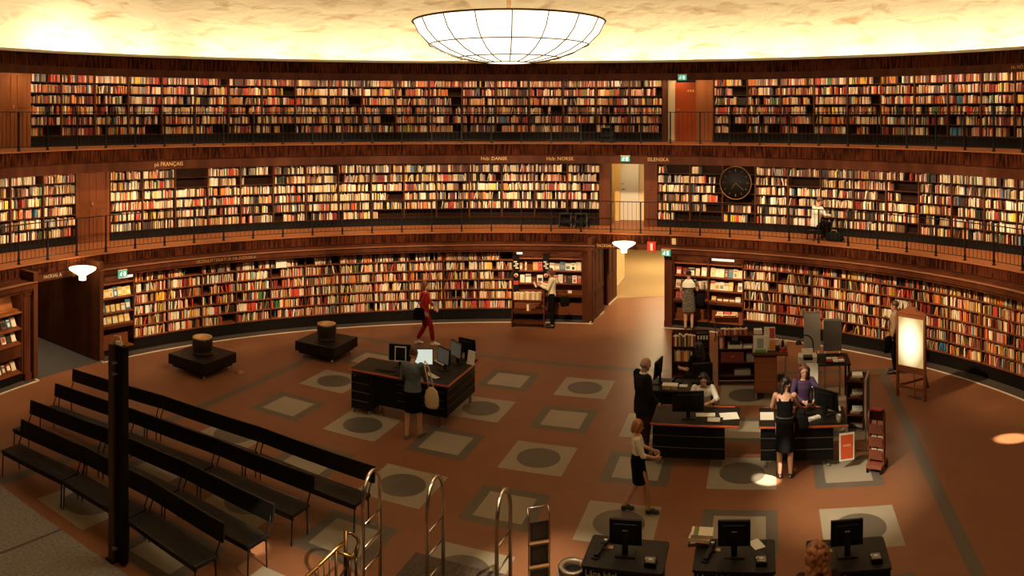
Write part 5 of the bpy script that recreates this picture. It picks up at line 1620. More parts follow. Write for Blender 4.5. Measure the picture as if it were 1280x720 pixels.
# book truck by the woman in the white blouse
t1 = fp(640, 405); t2 = fp(681, 407)
tk = thing('book_truck', 'dark wooden book truck on castors at the right end of far shelves', 'trolley', (t1 + t2) / 2 + Vector((0, -0.12, 0)), -0.10)
for x in (-0.47, 0.44): MB().box(x, x + 0.03, -0.19, 0.19, 0.10, 0.98).build('end_panel', WOODD, tk)
for z in (0.14, 0.46, 0.78): MB().box(-0.44, 0.44, -0.18, 0.18, z - 0.03, z).build('shelf', WOOD, tk)
for x in (-0.42, 0.42):
    for y in (-0.15, 0.15): MB().lathe([(0.001, -0.014), (0.045, -0.014), (0.045, 0.014), (0.001, 0.014)], n=14, M=Matrix.Translation((x, y, 0.047)) @ Matrix.Rotation(math.pi / 2, 4, 'Y')).tube([(x, y, 0.05), (x, y, 0.11)], 0.012, 6).build('castor', BLACKM, tk)
tko = tk.location
books_on((tko.x - 0.42 * math.cos(0.1), tko.y + 0.42 * math.sin(0.1)), -0.10, 0.0, 0.82, 0.78, ['tan', 'cream', 'ochre', 'ivory', 'tan', 'cream', 'ivory', 'ochre', 'tan', 'ivory', 'cream', 'ochre', 'tan', 'ivory', 'cream', 'tan', 'ivory', 'cream', 'ochre', 'tan', 'cream'], lambda c, i: '%s book %s from left on top of the book truck' % (c, ORD[i + 1]), 'books on the book truck', y=-0.14, hm=0.20, t=0.038)
books_on((tko.x - 0.42 * math.cos(0.1), tko.y + 0.42 * math.sin(0.1)), -0.10, 0.38, 0.60, 0.46, ['cream', 'brown'], lambda c, i: '%s book alone on the middle level of the book truck' % c, 'books on the book truck', y=-0.12, hm=0.2, t=0.06)

# three self-service desks
def self_desk(org, label, text=True, nm='left'):
    o = thing('self_service_desk', label, 'desk', (org[0], org[1], 0), LROT, 'self-service loan desks')
    w_, d_ = 0.94, 0.66
    poly = []
    for cx_, cy_, a0 in ((0.04, 0.04, 180), (w_ - 0.04, 0.04, 270), (w_ - 0.04, d_ - 0.04, 0), (0.04, d_ - 0.04, 90)):
        for k in range(5):
            a = math.radians(a0 + 22.5 * k)
            poly.append((cx_ + 0.04 * math.cos(a), cy_ + 0.04 * math.sin(a)))
    MB().prism(poly, 0.915, 0.95).build('worktop', BLACKL, o)
    MB().box(0.05, w_ - 0.05, 0.03, d_ - 0.05, 0.05, 0.914).build('cabinet', PANELB, o)
    MB().box(0.02, w_ - 0.02, 0.004, 0.03, 0.78, 0.914).build('front_board', PANELB, o)
    MB().box(0.08, w_ - 0.08, 0.06, d_ - 0.08, 0, 0.049).build('plinth', BLACKM, o)
    if text: face_text('lettering', 'Låna här!', 0.10, Matrix.Translation((0.05, 0.001, 0.872)) @ RX, TEXTW, o, align='LEFT')
    Mo = Matrix.Rotation(LROT, 4, 'Z'); Mo.translation = Vector((org[0], org[1], 0.952))
    q = lambda x, y: Mo @ Vector((x, y, 0))
    monitor(q(0.46, 0.34), LROT + math.pi + 0.05, 'black monitor seen from behind on the %s self-service desk' % nm, w=0.38, h=0.31, stand=0.10, mark=True, group='monitors on the self-service desks')
    s_ = thing('barcode_scanner', 'black upright bar-code scanner on the %s self-service desk' % nm, 'scanner', q(0.16, 0.28), LROT - 0.25, 'bar-code scanners')
    MB().bar((0, -0.10, 0.02), (0, 0.12, 0.05), 0.05, 0.03, 0.006).build('handle', PLASTIC, s_)
    MB().box(-0.035, 0.035, 0.10, 0.20, 0.03, 0.075, bevel=0.008).build('head', PLASTIC, s_)
    MB().box(-0.018, 0.018, 0.15, 0.18, 0.0755, 0.078).build('lamp', WHITEP, s_)
    MB().box(-0.04, 0.04, -0.14, -0.06, 0, 0.012).build('foot', PLASTIC, s_)
    c_ = thing('card_reader', 'small grey card reader on the %s self-service desk' % nm, 'card reader', q(0.78, 0.17), LROT, 'card readers')
    MB().prism([(-0.065, -0.075), (0.065, -0.075), (0.065, 0.085), (-0.065, 0.085)], 0, 0.05).build('body', PLASTIC, c_)
    MB().box(-0.05, 0.05, -0.06, 0.05, 0.0505, 0.056).build('keypad', GREYP, c_)
    MB().box(-0.025, 0.02, -0.01, 0.018, 0.0565, 0.058).box(-0.064, -0.048, -0.01, 0.02, 0.0505, 0.062).build('white_display', WHITEP, c_)
    k_ = MB().box(-0.055, 0.055, -0.03, 0.03, 0, 0.003).build('sticker', mat('tan_sticker', (0.42, 0.26, 0.13), 0.6), loc=q(0.24, 0.42), rz=LROT + 0.1, label='small tan sticker left of the monitor on the %s self-service desk' % nm, cat='sticker', group='stickers')
    return o, q


_, q1 = self_desk((0.78, 8.66), 'black self-service loan desk lettered Låna här!, leftmost, beside the steel bin', nm='left')
_, q2 = self_desk((2.01, 8.36), 'black self-service loan desk lettered Låna här! with books on it, middle one', nm='middle')
_, q3 = self_desk((3.24, 7.90), 'black self-service loan desk behind the curly-haired person, rightmost', nm='right')
for k, (c1, c2, dx, dy, rz_, lb_) in enumerate((('brown', 'cream', 0.02, 0.56, 0.3, 'thick book at the bottom of the pile on the middle self-service desk'), ('cream', 'brown', 0.05, 0.56, -0.05, 'pictured cream book, middle of pile on middle self-service desk'), ('cream', 'olive', 0.07, 0.57, 0.1, 'cream pictured book on top of the pile on the middle self-service desk'))):
    mb_, ms = face_book(c1, c2, 0.19, 0.26, 0.04)
    b_ = mb_.build('book', ms)
    b_.matrix_world = Matrix.Translation(q2(dx, dy) + Vector((0, 0, 0.003 + 0.045 * k + 0.04))) @ Matrix.Rotation(LROT + rz_ + 1.45, 4, 'Z') @ Matrix.Translation((0, -0.13, 0)) @ Matrix.Rotation(-math.pi / 2, 4, 'X')
    tag(b_, lb_, 'book', 'books on the middle self-service desk')
sheet(q2(0.72, 0.55), LROT + 0.5, 'white slip of paper right of the monitor on the middle self-service desk', 0.14, 0.2)

# steel bin
bn = thing('waste_bin', 'round steel bin with black opening beside the left self-service desk', 'bin', (fp(716, 706, 0.80).x, fp(716, 706, 0.80).y, 0), 0)
MB().lathe([(0.16, 0.02), (0.165, 0.03), (0.165, 0.76), (0.155, 0.76)], n=36, caps=False).build('body', STEEL, bn)
MB().lathe([(0.172, 0.74), (0.176, 0.78), (0.165, 0.80), (0.105, 0.785), (0.10, 0.74)], n=36, caps=False).build('lid_ring', STEEL, bn)
MB().lathe([(0.10, 0.62), (0.10, 0.74), (0.103, 0.742)], n=24).build('liner', PLASTIC, bn)
MB().lathe([(0.15, 0.0), (0.162, 0.02)], n=36).build('base', BLACKM, bn)

# three chrome hoop gates
def hoop_gate(pl, pr_, label):
    c_ = (pl + pr_) / 2
    d_ = (pr_ - pl)
    W = d_.length / 2
    o = thing('hoop_gate', label, 'gate', (c_.x, c_.y, 0.0125), math.atan2(d_.y, d_.x), 'chrome hoop gates')
    pts = [(-W, 0, 0.0), (-W, 0, 1.30)] + [(-W * math.cos(math.pi * k / 10), 0, 1.30 + 0.32 * math.sin(math.pi * k / 10)) for k in range(1, 10)] + [(W, 0, 1.30), (W, 0, 0.0)]
    MB().tube(pts, 0.024, 12).build('hoop', CHROME, o)
    for z in (0.20, 0.48, 0.76, 1.04): MB().tube([(-W, 0, z), (W, 0, z)], 0.012, 8).build('rung', CHROME, o)
    for s in (-1, 1): MB().lathe([(0.06, 0), (0.06, 0.015), (0.03, 0.03)], n=16, c=(s * W, 0, 0)).build('foot', CHROME, o)
    return o


for (u0, v0, u1, v1), lb in (((454, 640, 475, 620), 'chrome hoop gate with rungs, leftmost, beside the rear bench'), ((534, 650, 554, 628), 'chrome hoop gate with rungs, middle of the three'), ((621, 668, 638, 645), 'chrome hoop gate with rungs, rightmost, beside the display rack')):
    hoop_gate(fp(u0, v0, 1.22), fp(u1, v1, 1.22), lb)

# dark mat between the gates
MATM = mat('brown_ribbed_mat', (0.055, 0.036, 0.024), 0.9, bump=(40, 0.6), var=(25, (0.10, 0.066, 0.042)))
for a0, a1, lb in ((2.585, 2.97, 'dark ribbed doormat between the gates, left panel'), (2.985, 3.60, 'dark ribbed doormat between the gates, right panel')):
    mb_ = MB()
    mb_.prism([tuple(L(a, b)[:2]) for a, b in ((a0, 4.9), (a1, 4.9), (a1, 3.92), (a0, 3.92))], 0.001, 0.012)
    mb_.build('doormat', MATM, label=lb, cat='mat', group='doormats between the gates')

# upright rack with three dark panels
r0 = fp(661, 641, 1.45); r1 = fp(687, 637, 1.45)
dr = (r1 - r0)
rk = thing('display_rack', 'chrome upright rack with dark square panels right of the hoop gates', 'rack', ((r0.x + r1.x) / 2, (r0.y + r1.y) / 2, 0), math.atan2(dr.y, dr.x))
W = dr.length / 2
for s in (-1, 1):
    MB().tube([(s * W, 0, 0), (s * W, 0, 1.36), (s * W, 0.02, 1.42), (s * W, 0.06, 1.46), (s * W, 0.10, 1.45)], 0.008, 8).box(s * W - 0.012, s * W + 0.012, -0.18, 0.18, 0, 0.015).build('upright', CHROME, rk)
for z in (1.33, 1.05, 0.77, 0.49): MB().box(-W, W, -0.012, 0.012, z - 0.27, z - 0.25).build('ledge', CHROME, rk)
MB().tube([(-W, 0.10, 1.45), (W, 0.10, 1.45)], 0.008, 8).build('top_bar', CHROME, rk)
for z in (1.33, 1.05, 0.77):
    p_ = MB().box(-W + 0.014, W - 0.014, -0.010, 0.010, z - 0.22, z + 0.005, Matrix.Translation((0, 0, 0)), bevel=0.003).build('panel', mat('brown_black_panel', (0.028, 0.018, 0.012), 0.5), rk)
    MB().box(-W + 0.05, W - 0.05, -0.013, -0.0105, z - 0.18, z - 0.04).build('inset', mat('brown_inset', (0.05, 0.032, 0.022), 0.5), p_)

# brass stair rail rising from the entrance steps
br = thing('stair_handrail', 'brass stair handrail with balusters coming up the steps at the bottom', 'handrail', (0, 0, 0))
ra, rb_, rc_ = fp(378, 726, 0.70), fp(419, 687, 0.98), fp(431, 676, 1.0)
p1 = fp(432, 664, 1.12)
MB().tube([ra + Vector((-0.25, -0.35, -0.30)), ra, rb_, fp(431, 678, 0.98)], 0.022, 10).build('handrail', BRASS, br)
MB().tube([fp(420, 689, 0.94), fp(445, 698, 0.86)], 0.018, 8).build('cross_rail', BRASS, br)
MB().tube([(p1.x, p1.y, 0.0), (p1.x, p1.y, 1.13)], 0.024, 10).build('newel_post', mat('dark_brass', (0.10, 0.05, 0.018), 0.35, 0.9), br)
DBRASS = MATS['dark_brass']
pc = fp(446, 676, 1.0); pe = fp(445, 697, 0.86)
MB().tube([p1 + Vector((0, 0, -0.02)), fp(439, 666, 1.09), fp(446, 672, 1.03), fp(448.5, 678, 0.98), fp(447, 684, 0.94), pe], 0.02, 8).build('end_loop', DBRASS, br)
MB().tube([pe, (pe.x, pe.y, 0.62)], 0.016, 8).build('loop_post', DBRASS, br)
MB().tube([fp(447, 682, 0.95), fp(425, 722, 0.60), fp(415, 745, 0.45)], 0.016, 8).build('lower_rail', DBRASS, br)
for u, v, z in ((420, 688, 0.96), (412, 694, 0.93), (405, 700, 0.89), (398, 707, 0.85), (391, 713, 0.80)):
    t_ = fp(u, v, z)
    MB().tube([(t_.x, t_.y, -0.2), (t_.x, t_.y, z)], 0.016 if u == 420 else 0.009, 8).build('baluster', DBRASS, br)
t_ = fp(437, 690, 0.92)
MB().tube([(t_.x, t_.y, 0), (t_.x, t_.y, 0.90)], 0.02, 8).build('inner_post', DBRASS, br)

# tall dark post with a hanging panel at the edge of the granite
pb = fp(149, 702)
rz_ = -0.40
po = thing('tall_post', 'tall dark steel post with black panel rising in front of the benches', 'post', (pb.x, pb.y, 0), rz_)
def zv(v, r): return EYE - (v - HORIZON) * r / F_PX
rr = math.hypot(pb.x, pb.y)
MB().box(-0.13, -0.02, -0.09, 0.02, 0, zv(430, rr), bevel=0.004).build('pole', mat('brown_steel', (0.075, 0.042, 0.026), 0.4, 0.3), po)
MB().box(-0.02, 0.145, -0.05, 0.05, 0.03, zv(431, rr), bevel=0.004).build('panel', PANELB, po)
for v in (452, 466, 683): MB().box(-0.025, 0.02, -0.1, -0.09, zv(v, rr) - 0.02, zv(v, rr) + 0.02).box(-0.021, 0.03, -0.098, -0.05, zv(v, rr) - 0.008, zv(v, rr) + 0.008).build('bracket', GREYP, po)
zt = zv(430, rr)
MB().tube([(-0.06, -0.03, zt), (-0.05, -0.03, zt + 0.10), (0.06, -0.03, zt + 0.12), (0.08, -0.03, zt + 0.03)], 0.012, 8).box(-0.02, 0.09, -0.045, 0.0, zt + 0.001, zt + 0.045).build('top_fitting', GREYT, po)
MB().box(-0.16, 0.0, -0.12, 0.05, 0, 0.02).build('foot_plate', BLACKM, po)

# ------------------------------------------------------------------ people
SKIN = mat('skin', (0.50, 0.26, 0.155), 0.55)
EYEM = mat('eye_dark', (0.02, 0.015, 0.012), 0.3)
LIPM = mat('lips', (0.34, 0.10, 0.08), 0.5)
V = Vector


def loft(mb_, pts, rx, ry, xax=V((1, 0, 0)), n=14):
    """elliptic sections along a path; xax is the sideways direction of the sections"""
    rings = []
    m = len(pts)
    for i, p in enumerate(pts):
        d = (pts[min(i + 1, m - 1)] - pts[max(i - 1, 0)]).normalized()
        sx = (xax - d * xax.dot(d))
        if sx.length < 1e-3: sx = V((0, 1, 0)) - d * d.y
        sx.normalize()
        sy = d.cross(sx)
        rings.append([mb_.bm.verts.new(p + sx * (rx[i] * math.cos(2 * math.pi * k / n)) + sy * (ry[i] * math.sin(2 * math.pi * k / n))) for k in range(n)])
    for A, B in zip(rings, rings[1:]):
        for k in range(n): mb_.bm.faces.new((A[k], A[(k + 1) % n], B[(k + 1) % n], B[k]))
    mb_.bm.faces.new(rings[0][::-1]); mb_.bm.faces.new(rings[-1])


def ball(mb_, c, r, M=None):
    """ellipsoid with radii r (number or xyz); M turns it"""
    r = (r, r, r) if isinstance(r, (int, float)) else r
    T = Matrix.Translation(c) @ (M or Matrix()) @ Matrix.Diagonal((*r, 1))
    bmesh.ops.create_icosphere(mb_.bm, subdivisions=3, radius=1, matrix=T)


def solid(mb_, name, mats, parent, voxel=0.011, smooth=3, regions=None):
    """weld overlapping shapes into one continuous skin"""
    bmesh.ops.recalc_face_normals(mb_.bm, faces=mb_.bm.faces)
    me = bpy.data.meshes.new(name + '_raw')
    mb_.bm.to_mesh(me); mb_.bm.free()
    t = bpy.data.objects.new(name + '_raw', me)
    COL.objects.link(t)
    md = t.modifiers.new('r', 'REMESH'); md.mode = 'VOXEL'; md.voxel_size = voxel
    if smooth:
        sm_ = t.modifiers.new('s', 'SMOOTH'); sm_.iterations = smooth; sm_.factor = 0.5
    dg = bpy.context.evaluated_depsgraph_get()
    out = bpy.data.meshes.new_from_object(t.evaluated_get(dg))
    bpy.data.objects.remove(t); bpy.data.meshes.remove(me)
    out.name = name
    out.materials.clear()
    for m in mats: out.materials.append(m)
    for p in out.polygons: p.use_smooth = True
    if regions:
        for p in out.polygons: p.material_index = regions(p.center)
    o = bpy.data.objects.new(name, out)
    COL.objects.link(o)
    o.parent = parent
    return o


def stand(**kw):
    J = dict(pelvis=V((0, 0, .95)), waist=V((0, 0, 1.09)), chest=V((0, 0.0, 1.27)), neck=V((0, -0.01, 1.43)), head=V((0, 0.015, 1.575)), look=V((0, 1, -0.1)))
    for s, k in ((1, 'R'), (-1, 'L')):
        J['sh' + k] = V((s * .165, -0.01, 1.385)); J['el' + k] = V((s * .215, -.02, 1.12)); J['wr' + k] = V((s * .22, .05, .89))
        J['hip' + k] = V((s * .085, 0, .92)); J['kn' + k] = V((s * .09, .015, .50)); J['an' + k] = V((s * .095, -.02, .075)); J['toe' + k] = V((s * .11, .13, .035))
    for k, v in kw.items(): J[k] = V(v)
    return J


def sit(lean=0.0, seat=0.52, **kw):
    dz = seat - 0.92 + 0.09
    J = stand()
    for k in list(J):
        if k == 'look' or k[:2] in ('hi', 'kn', 'an', 'to'): continue
        f = max(0, (J[k].z - 0.95)) * lean
        J[k] = J[k] + V((0, f, dz - f * lean * 0.35))
    for s, k in ((1, 'R'), (-1, 'L')):
        J['hip' + k] = V((s * .09, .02, seat + 0.075)); J['kn' + k] = V((s * .12, .43, seat + 0.07)); J['an' + k] = V((s * .12, .40, .08)); J['toe' + k] = V((s * .13, .55, .04))
    for k, v in kw.items(): J[k] = V(v)
    return J


def figure(label, loc, rz, H, J, clothes, hair, skin=SKIN, female=True):
    o = thing('person', label, 'person', loc, rz)
    sc_ = H / 1.70
    J = {k: (v if k == 'look' else v * sc_) for k, v in J.items()}
    up = (J['neck'] - J['chest']).normalized()
    xs = (J['shR'] - J['shL']).normalized()
    w = 0.94 if female else 1.06
    spine = [J['pelvis'] - V((0, 0, .04)) * sc_, J['pelvis'], J['waist'], J['chest'], J['chest'].lerp(J['neck'], .62), J['chest'].lerp(J['neck'], .88), J['neck'], J['neck'].lerp(J['head'], .6)]
    srx = [x * sc_ * w for x in (.10, .155, .128, .155, .150, .085, .050, .048)]
    sry = [x * sc_ * w for x in (.09, .108, .092, .112, .090, .065, .052, .050)]
    def torso(mb_, i0, i1, inf, drop=0.0):
        pts, rx, ry = spine[i0:i1], [r + inf for r in srx[i0:i1]], [r + inf for r in sry[i0:i1]]
        if drop:
            pts = [pts[0] - V((0, 0, drop))] + pts; rx = [rx[0] * 1.02] + rx; ry = [ry[0] * 1.02] + ry
        loft(mb_, pts, rx, ry, xs, 20)
    def arm(mb_, k, inf=0.0, f=1.0):
        a, b, c = J['sh' + k], J['el' + k], J['wr' + k]
        r = [(.054 * w + inf) * sc_, (.047 + inf) * sc_, (.041 + inf) * sc_, (.040 + inf) * sc_, (.029 + inf) * sc_]
        ball(mb_, a, r[0])
        pts = [a, a.lerp(b, .5), b, b.lerp(c, .3), c]
        if f <= 0.5: pts, r = [a, a.lerp(b, f * 2)], [r[0], r[1]]
        elif f < 1: pts[-1] = b.lerp(c, (f - .5) * 2)
        if len(pts) > 2: ball(mb_, b, r[2])
        d0 = (b - a)
        loft(mb_, pts, r, r, d0.orthogonal(), 12)
    def leg(mb_, k, inf=0.0, f=1.0):
        a, b, c = J['hip' + k], J['kn' + k], J['an' + k]
        r = [(.088 * w + inf) * sc_, (.076 + inf) * sc_, (.054 + inf) * sc_, (.052 + inf) * sc_, (.036 + inf) * sc_]
        ball(mb_, a, r[0])
        pts = [a, a.lerp(b, .45), b, b.lerp(c, .35), c]
        if f <= 0.5: pts, r = [a, a.lerp(b, f * 2)], [r[0], r[1]]
        else:
            ball(mb_, b, r[2]); pts[-1] = b.lerp(c, (f - .5) * 2)
        loft(mb_, pts, r, r, V((1, 0, 0)) if abs((b - a).normalized().x) < .8 else V((0, 1, 0)), 14)
    def foot(mb_, k, inf=0.0):
        a, t_ = J['an' + k], J['toe' + k]
        d = (t_ - a); d.z = 0; d.normalize()
        h = a - d * .05 * sc_; h = V((h.x, h.y, t_.z))
        pts = [h - d * 0.01, h + d * .03 * sc_, a.lerp(t_, .45), t_ - d * 0.02, t_ + d * .045 * sc_]
        side = V((-d.y, d.x, 0))
        loft(mb_, pts, [x * sc_ + inf for x in (.022, .034, .042, .044, .026)], [x * sc_ + inf for x in (.025, .036, .036, .028, .018)], side, 12)
        loft(mb_, [a, V((a.x, a.y, t_.z))], [.036 * sc_ + inf] * 2, [.038 * sc_ + inf] * 2, side, 12)
    def hand(mb_, k):
        a, b = J['el' + k], J['wr' + k]
        d = (b - a).normalized()
        s = 1 if k == 'R' else -1
        nrm = V((s, 0, 0)) - d * (d.x * s)            # back of the hand faces outwards
        if nrm.length < .3: nrm = V((0, 0, 1)) - d * d.z
        nrm.normalize()
        sd = d.cross(nrm)
        loft(mb_, [b - d * .01, b + d * .03 * sc_, b + d * .085 * sc_], [.020 * sc_, .038 * sc_, .042 * sc_], [.018 * sc_, .017 * sc_, .015 * sc_], sd, 12)
        for i, ln in enumerate((.060, .070, .066, .052)):
            base = b + d * .078 * sc_ + sd * (-.031 + .0205 * i) * sc_
            p1 = base + d * ln * .5 * sc_ - nrm * .010 * sc_
            p2 = p1 + d * ln * .32 * sc_ - nrm * .022 * sc_
            p3 = p2 + d * ln * .16 * sc_ - nrm * .022 * sc_
            loft(mb_, [base, p1, p2, p3], [.0092, .0088, .0082, .007], [.0092, .0088, .0082, .007], sd, 8)
        t0 = b + d * .028 * sc_ - sd * .034 * sc_ - nrm * .006
        loft(mb_, [t0, t0 + (d * .030 - sd * .022 - nrm * .008) * sc_, t0 + (d * .056 - sd * .024 - nrm * .018) * sc_], [.012, .0105, .008], [.012, .0105, .008], nrm, 8)
    # head frame
    lk = J['look'].normalized()
    hx = lk.cross(V((0, 0, 1))).normalized()
    hz = hx.cross(lk)
    HM = Matrix((hx, lk, hz)).transposed().to_4x4()
    hc = J['head']
    hp = lambda x, y, z: hc + (hx * x + lk * y + hz * z) * sc_
    mb_ = MB()
    torso(mb_, 0, 8, 0.0)
    ball(mb_, J['pelvis'], (srx[1] * .98, sry[1] * 1.02, .10 * sc_))
    for k in 'RL': arm(mb_, k); leg(mb_, k); foot(mb_, k); hand(mb_, k)
    ball(mb_, hp(0, -.008, .022), (.074 * sc_, .094 * sc_, .090 * sc_), HM)
    ball(mb_, hp(0, .018, -.048), (.056 * sc_, .070 * sc_, .066 * sc_), HM)
    ball(mb_, hp(0, .095, -.018), (.013 * sc_, .019 * sc_, .022 * sc_), HM)
    ball(mb_, hp(0, .070, -.088), (.024 * sc_, .020 * sc_, .018 * sc_), HM)
    for s in (-1, 1): ball(mb_, hp(s * .075, -.008, -.012), (.012 * sc_, .022 * sc_, .032 * sc_), HM)
    eyes = [hp(s * .032, .080, .012) for s in (-1, 1)]
    mouth = [hp(x, .086, -.060) for x in (-.014, 0, .014)]
    def reg(c):
        if (c - hc).length > .2: return 0
        if min((c - e).length for e in eyes) < .013: return 1
        if min((c - e).length for e in mouth) < .011: return 2
        return 0
    solid(mb_, 'body', [skin, EYEM, LIPM], o, 0.0095, 2, reg)
    # hair
    st, hm = hair
    mb_ = MB()
    if st != 'bald':
        ball(mb_, hp(0, -.020, .040), (.083 * sc_, .095 * sc_, .088 * sc_), HM)
        if st in ('bob', 'long', 'curly'):
            for s in (-1, 1): loft(mb_, [hp(s * .055, .0, .07), hp(s * .078, -.015, 0), hp(s * .078, -.03, -.10)], [.03] * 3, [.045, .05, .035], lk, 12)
            loft(mb_, [hp(0, -.07, .05), hp(0, -.085, -.02), hp(0, -.085, -.12)], [.06, .075, .07], [.04, .035, .03], hx, 14)
        if st == 'long':
            for s in (-1, 1): loft(mb_, [hp(s * .076, -.02, -.06), hp(s * .09, -.02, -.16), hp(s * .09, .0, -.25)], [.036, .034, .022], [.045, .04, .025], lk, 12)
            loft(mb_, [hp(0, -.085, -.08), hp(0, -.10, -.2), hp(0, -.10, -.30)], [.08, .08, .05], [.035, .03, .02], hx, 14)
        if st == 'bun': ball(mb_, hp(0, -.10, .085), .042 * sc_)
        if st == 'ponytail': loft(mb_, [hp(0, -.09, .05), hp(0, -.125, .0), hp(0, -.125, -.14), hp(0, -.11, -.24)], [.02, .032, .03, .012], [.02, .03, .025, .01], hx, 10)
        if st == 'curly':
            rr_ = random.Random(5)
            for k in range(120):
                a, b = rr_.uniform(0, 2 * math.pi), rr_.uniform(-.9, 1.0)
                c = math.sqrt(max(0, 1 - b * b))
                if math.sin(a) * c > .55 and b < .5: continue
                ball(mb_, hp(.115 * c * math.cos(a), -.03 + .115 * c * math.sin(a), .02 + .125 * b), .024 * rr_.uniform(.8, 1.3))
            for k in range(40):
                a = rr_.uniform(math.pi * .95, math.pi * 2.05)
                ball(mb_, hp(.115 * math.cos(a), -.03 + .09 * math.sin(a), rr_.uniform(-.25, -.08)), .025)
    else:
        for s in (-1, 1): ball(mb_, hp(s * .066, -.030, -.005), (.018 * sc_, .052 * sc_, .036 * sc_), HM)
        ball(mb_, hp(0, -.075, -.015), (.062 * sc_, .030 * sc_, .040 * sc_), HM)
    # keep the face free of hair
    solid(mb_, 'hair', [hm], o, 0.010, 1)
    # clothing
    for c in clothes:
        kind, m = c[0], c[1]
        mb_ = MB()
        if kind in ('jacket', 'shirt', 'top', 'tank'):
            inf = {'jacket': .026, 'shirt': .016, 'top': .012, 'tank': .009}[kind] * sc_
            torso(mb_, 1, 4 if kind == 'tank' else 6, inf, drop=c[3] if len(c) > 3 else .06)
            if kind == 'tank':
                fw = up.cross(xs)
                for s in (-1, 1):
                    q = J['chest'] + xs * (.085 * s * sc_)
                    loft(mb_, [q + fw * (.085 * sc_), J['neck'] + xs * (.10 * s * sc_) - up * (.035 * sc_) , q - fw * (.085 * sc_)], [.02] * 3, [.02] * 3, xs, 10)
            if kind != 'tank':
                for k in 'RL': arm(mb_, k, inf * .75 / sc_, c[2] if len(c) > 2 else .96)
            if kind == 'jacket': loft(mb_, [J['neck'] - up * .05 * sc_, J['neck'] + up * .005], [.085 * sc_, .066 * sc_], [.08 * sc_, .068 * sc_], xs, 16)
        elif kind == 'trousers':
            torso(mb_, 0, 3, .012 * sc_)
            ball(mb_, J['pelvis'] - V((0, 0, .02)), (srx[1] + .012, sry[1] + .014, .10 * sc_))
            for k in 'RL': leg(mb_, k, .014, c[2] if len(c) > 2 else .97)
        elif kind == 'skirt':
            z1 = c[2] * sc_
            mid = (J['knR'] + J['knL']) / 2
            top = spine[2]
            hem = V((mid.x * .8, mid.y * .7, z1))
            e = c[3] if len(c) > 3 else .20
            loft(mb_, [top, J['pelvis'], J['pelvis'].lerp(hem, .5), hem], [srx[2] + .014, srx[1] + .02, e * .95 * sc_, e * sc_], [sry[2] + .014, sry[1] + .025, e * .72 * sc_, e * .78 * sc_], xs, 24)
        elif kind == 'shoes':
            foot(mb_, 'R', .008)
            m2 = MB(); foot(m2, 'L', .008); solid(m2, 'shoe', [m], o, 0.0115, 2)
        elif kind == 'collar':
            loft(mb_, [J['neck'] - up * .035 * sc_, J['neck'] + up * .022 * sc_], [.075 * sc_, .062 * sc_], [.075 * sc_, .066 * sc_], xs, 16)
        elif kind == 'belt':
            p = J['pelvis'].lerp(J['waist'], .55)
            loft(mb_, [p - V((0, 0, .018)), p + V((0, 0, .018))], [srx[1] + .022] * 2, [sry[1] + .022] * 2, xs, 24)
        nm = {'jacket': 'jacket', 'shirt': 'shirt', 'top': 'top', 'tank': 'tank_top', 'trousers': 'trousers', 'skirt': 'skirt', 'shoes': 'shoe', 'collar': 'collar', 'belt': 'belt'}[kind]
        solid(mb_, nm, [m], o, 0.0115, 2)
    return o, J


def cloth(name, rgb, **kw): return mat(name, rgb, 0.85, spec=0.08, **kw)
BLACKC = cloth('black_cloth', (0.005, 0.0042, 0.004))
NAVYC = cloth('near_black_suit', (0.012, 0.011, 0.013))
DBROWNC = cloth('dark_brown_cloth', (0.035, 0.020, 0.014))
DENIM = cloth('grey_blue_denim', (0.085, 0.105, 0.12), var=(9, (0.13, 0.15, 0.16)))
CREAMC = cloth('cream_cloth', (0.70, 0.60, 0.42))
WHITEC = cloth('white_cloth', (0.80, 0.74, 0.60))
PURPLE = cloth('purple_knit', (0.070, 0.038, 0.078))
REDC = cloth('red_cloth', (0.26, 0.014, 0.016))
BEIGEC = cloth('beige_cloth', (0.34, 0.21, 0.12))
FLORAL = cloth('grey_floral_cloth', (0.030, 0.026, 0.022), var=(38, (0.22, 0.18, 0.13)))
SHOEW = mat('white_shoe', (0.70, 0.62, 0.48), 0.6)
SHOEG = mat('grey_sneaker', (0.16, 0.11, 0.085), 0.6)
SHOEB = mat('black_shoe', (0.010, 0.009, 0.008), 0.4)
DARKHAIR = mat('dark_brown_hair', (0.026, 0.012, 0.007), 0.5)
BLACKHAIR = mat('black_hair', (0.008, 0.006, 0.005), 0.45)
BROWNHAIR = mat('brown_hair', (0.075, 0.030, 0.014), 0.5)
AUBURN = mat('auburn_hair', (0.095, 0.026, 0.013), 0.5)
GINGER = mat('ginger_hair', (0.30, 0.11, 0.032), 0.5)
GREYHAIR = mat('grey_hair', (0.30, 0.22, 0.15), 0.6)

# woman at the computer desk
pg = fp(515, 549)
_, JG = figure('person in grey-blue denim jacket and black skirt using the computer desk, seen from behind', (pg.x, pg.y + 0.10, 0), -0.10, 1.66,
       stand(wrR=(.17, .34, 1.00), elR=(.25, .10, 1.10), elL=(-.23, .08, 1.10), wrL=(-.14, .30, 1.04), look=(.25, 1, -.45), head=(0.01, .05, 1.565), anR=(.13, .06, .075), toeR=(.20, .18, .035), anL=(-.10, -.10, .075), toeL=(-.10, .05, .035), knR=(.12, .05, .50), knL=(-.09, -.02, .50)),
       [('jacket', DENIM), ('skirt', BLACKC, .50, .185), ('shoes', SHOEG)], ('bun', BROWNHAIR))
tote = thing('tote_bag', 'cream cloth tote bag hanging from the shoulder of the woman at the computers', 'bag', (pg.x + 0.37, pg.y + 0.0, 0), -0.35)
CANVAS = cloth('canvas', (0.62, 0.47, 0.27))
mb_ = MB()
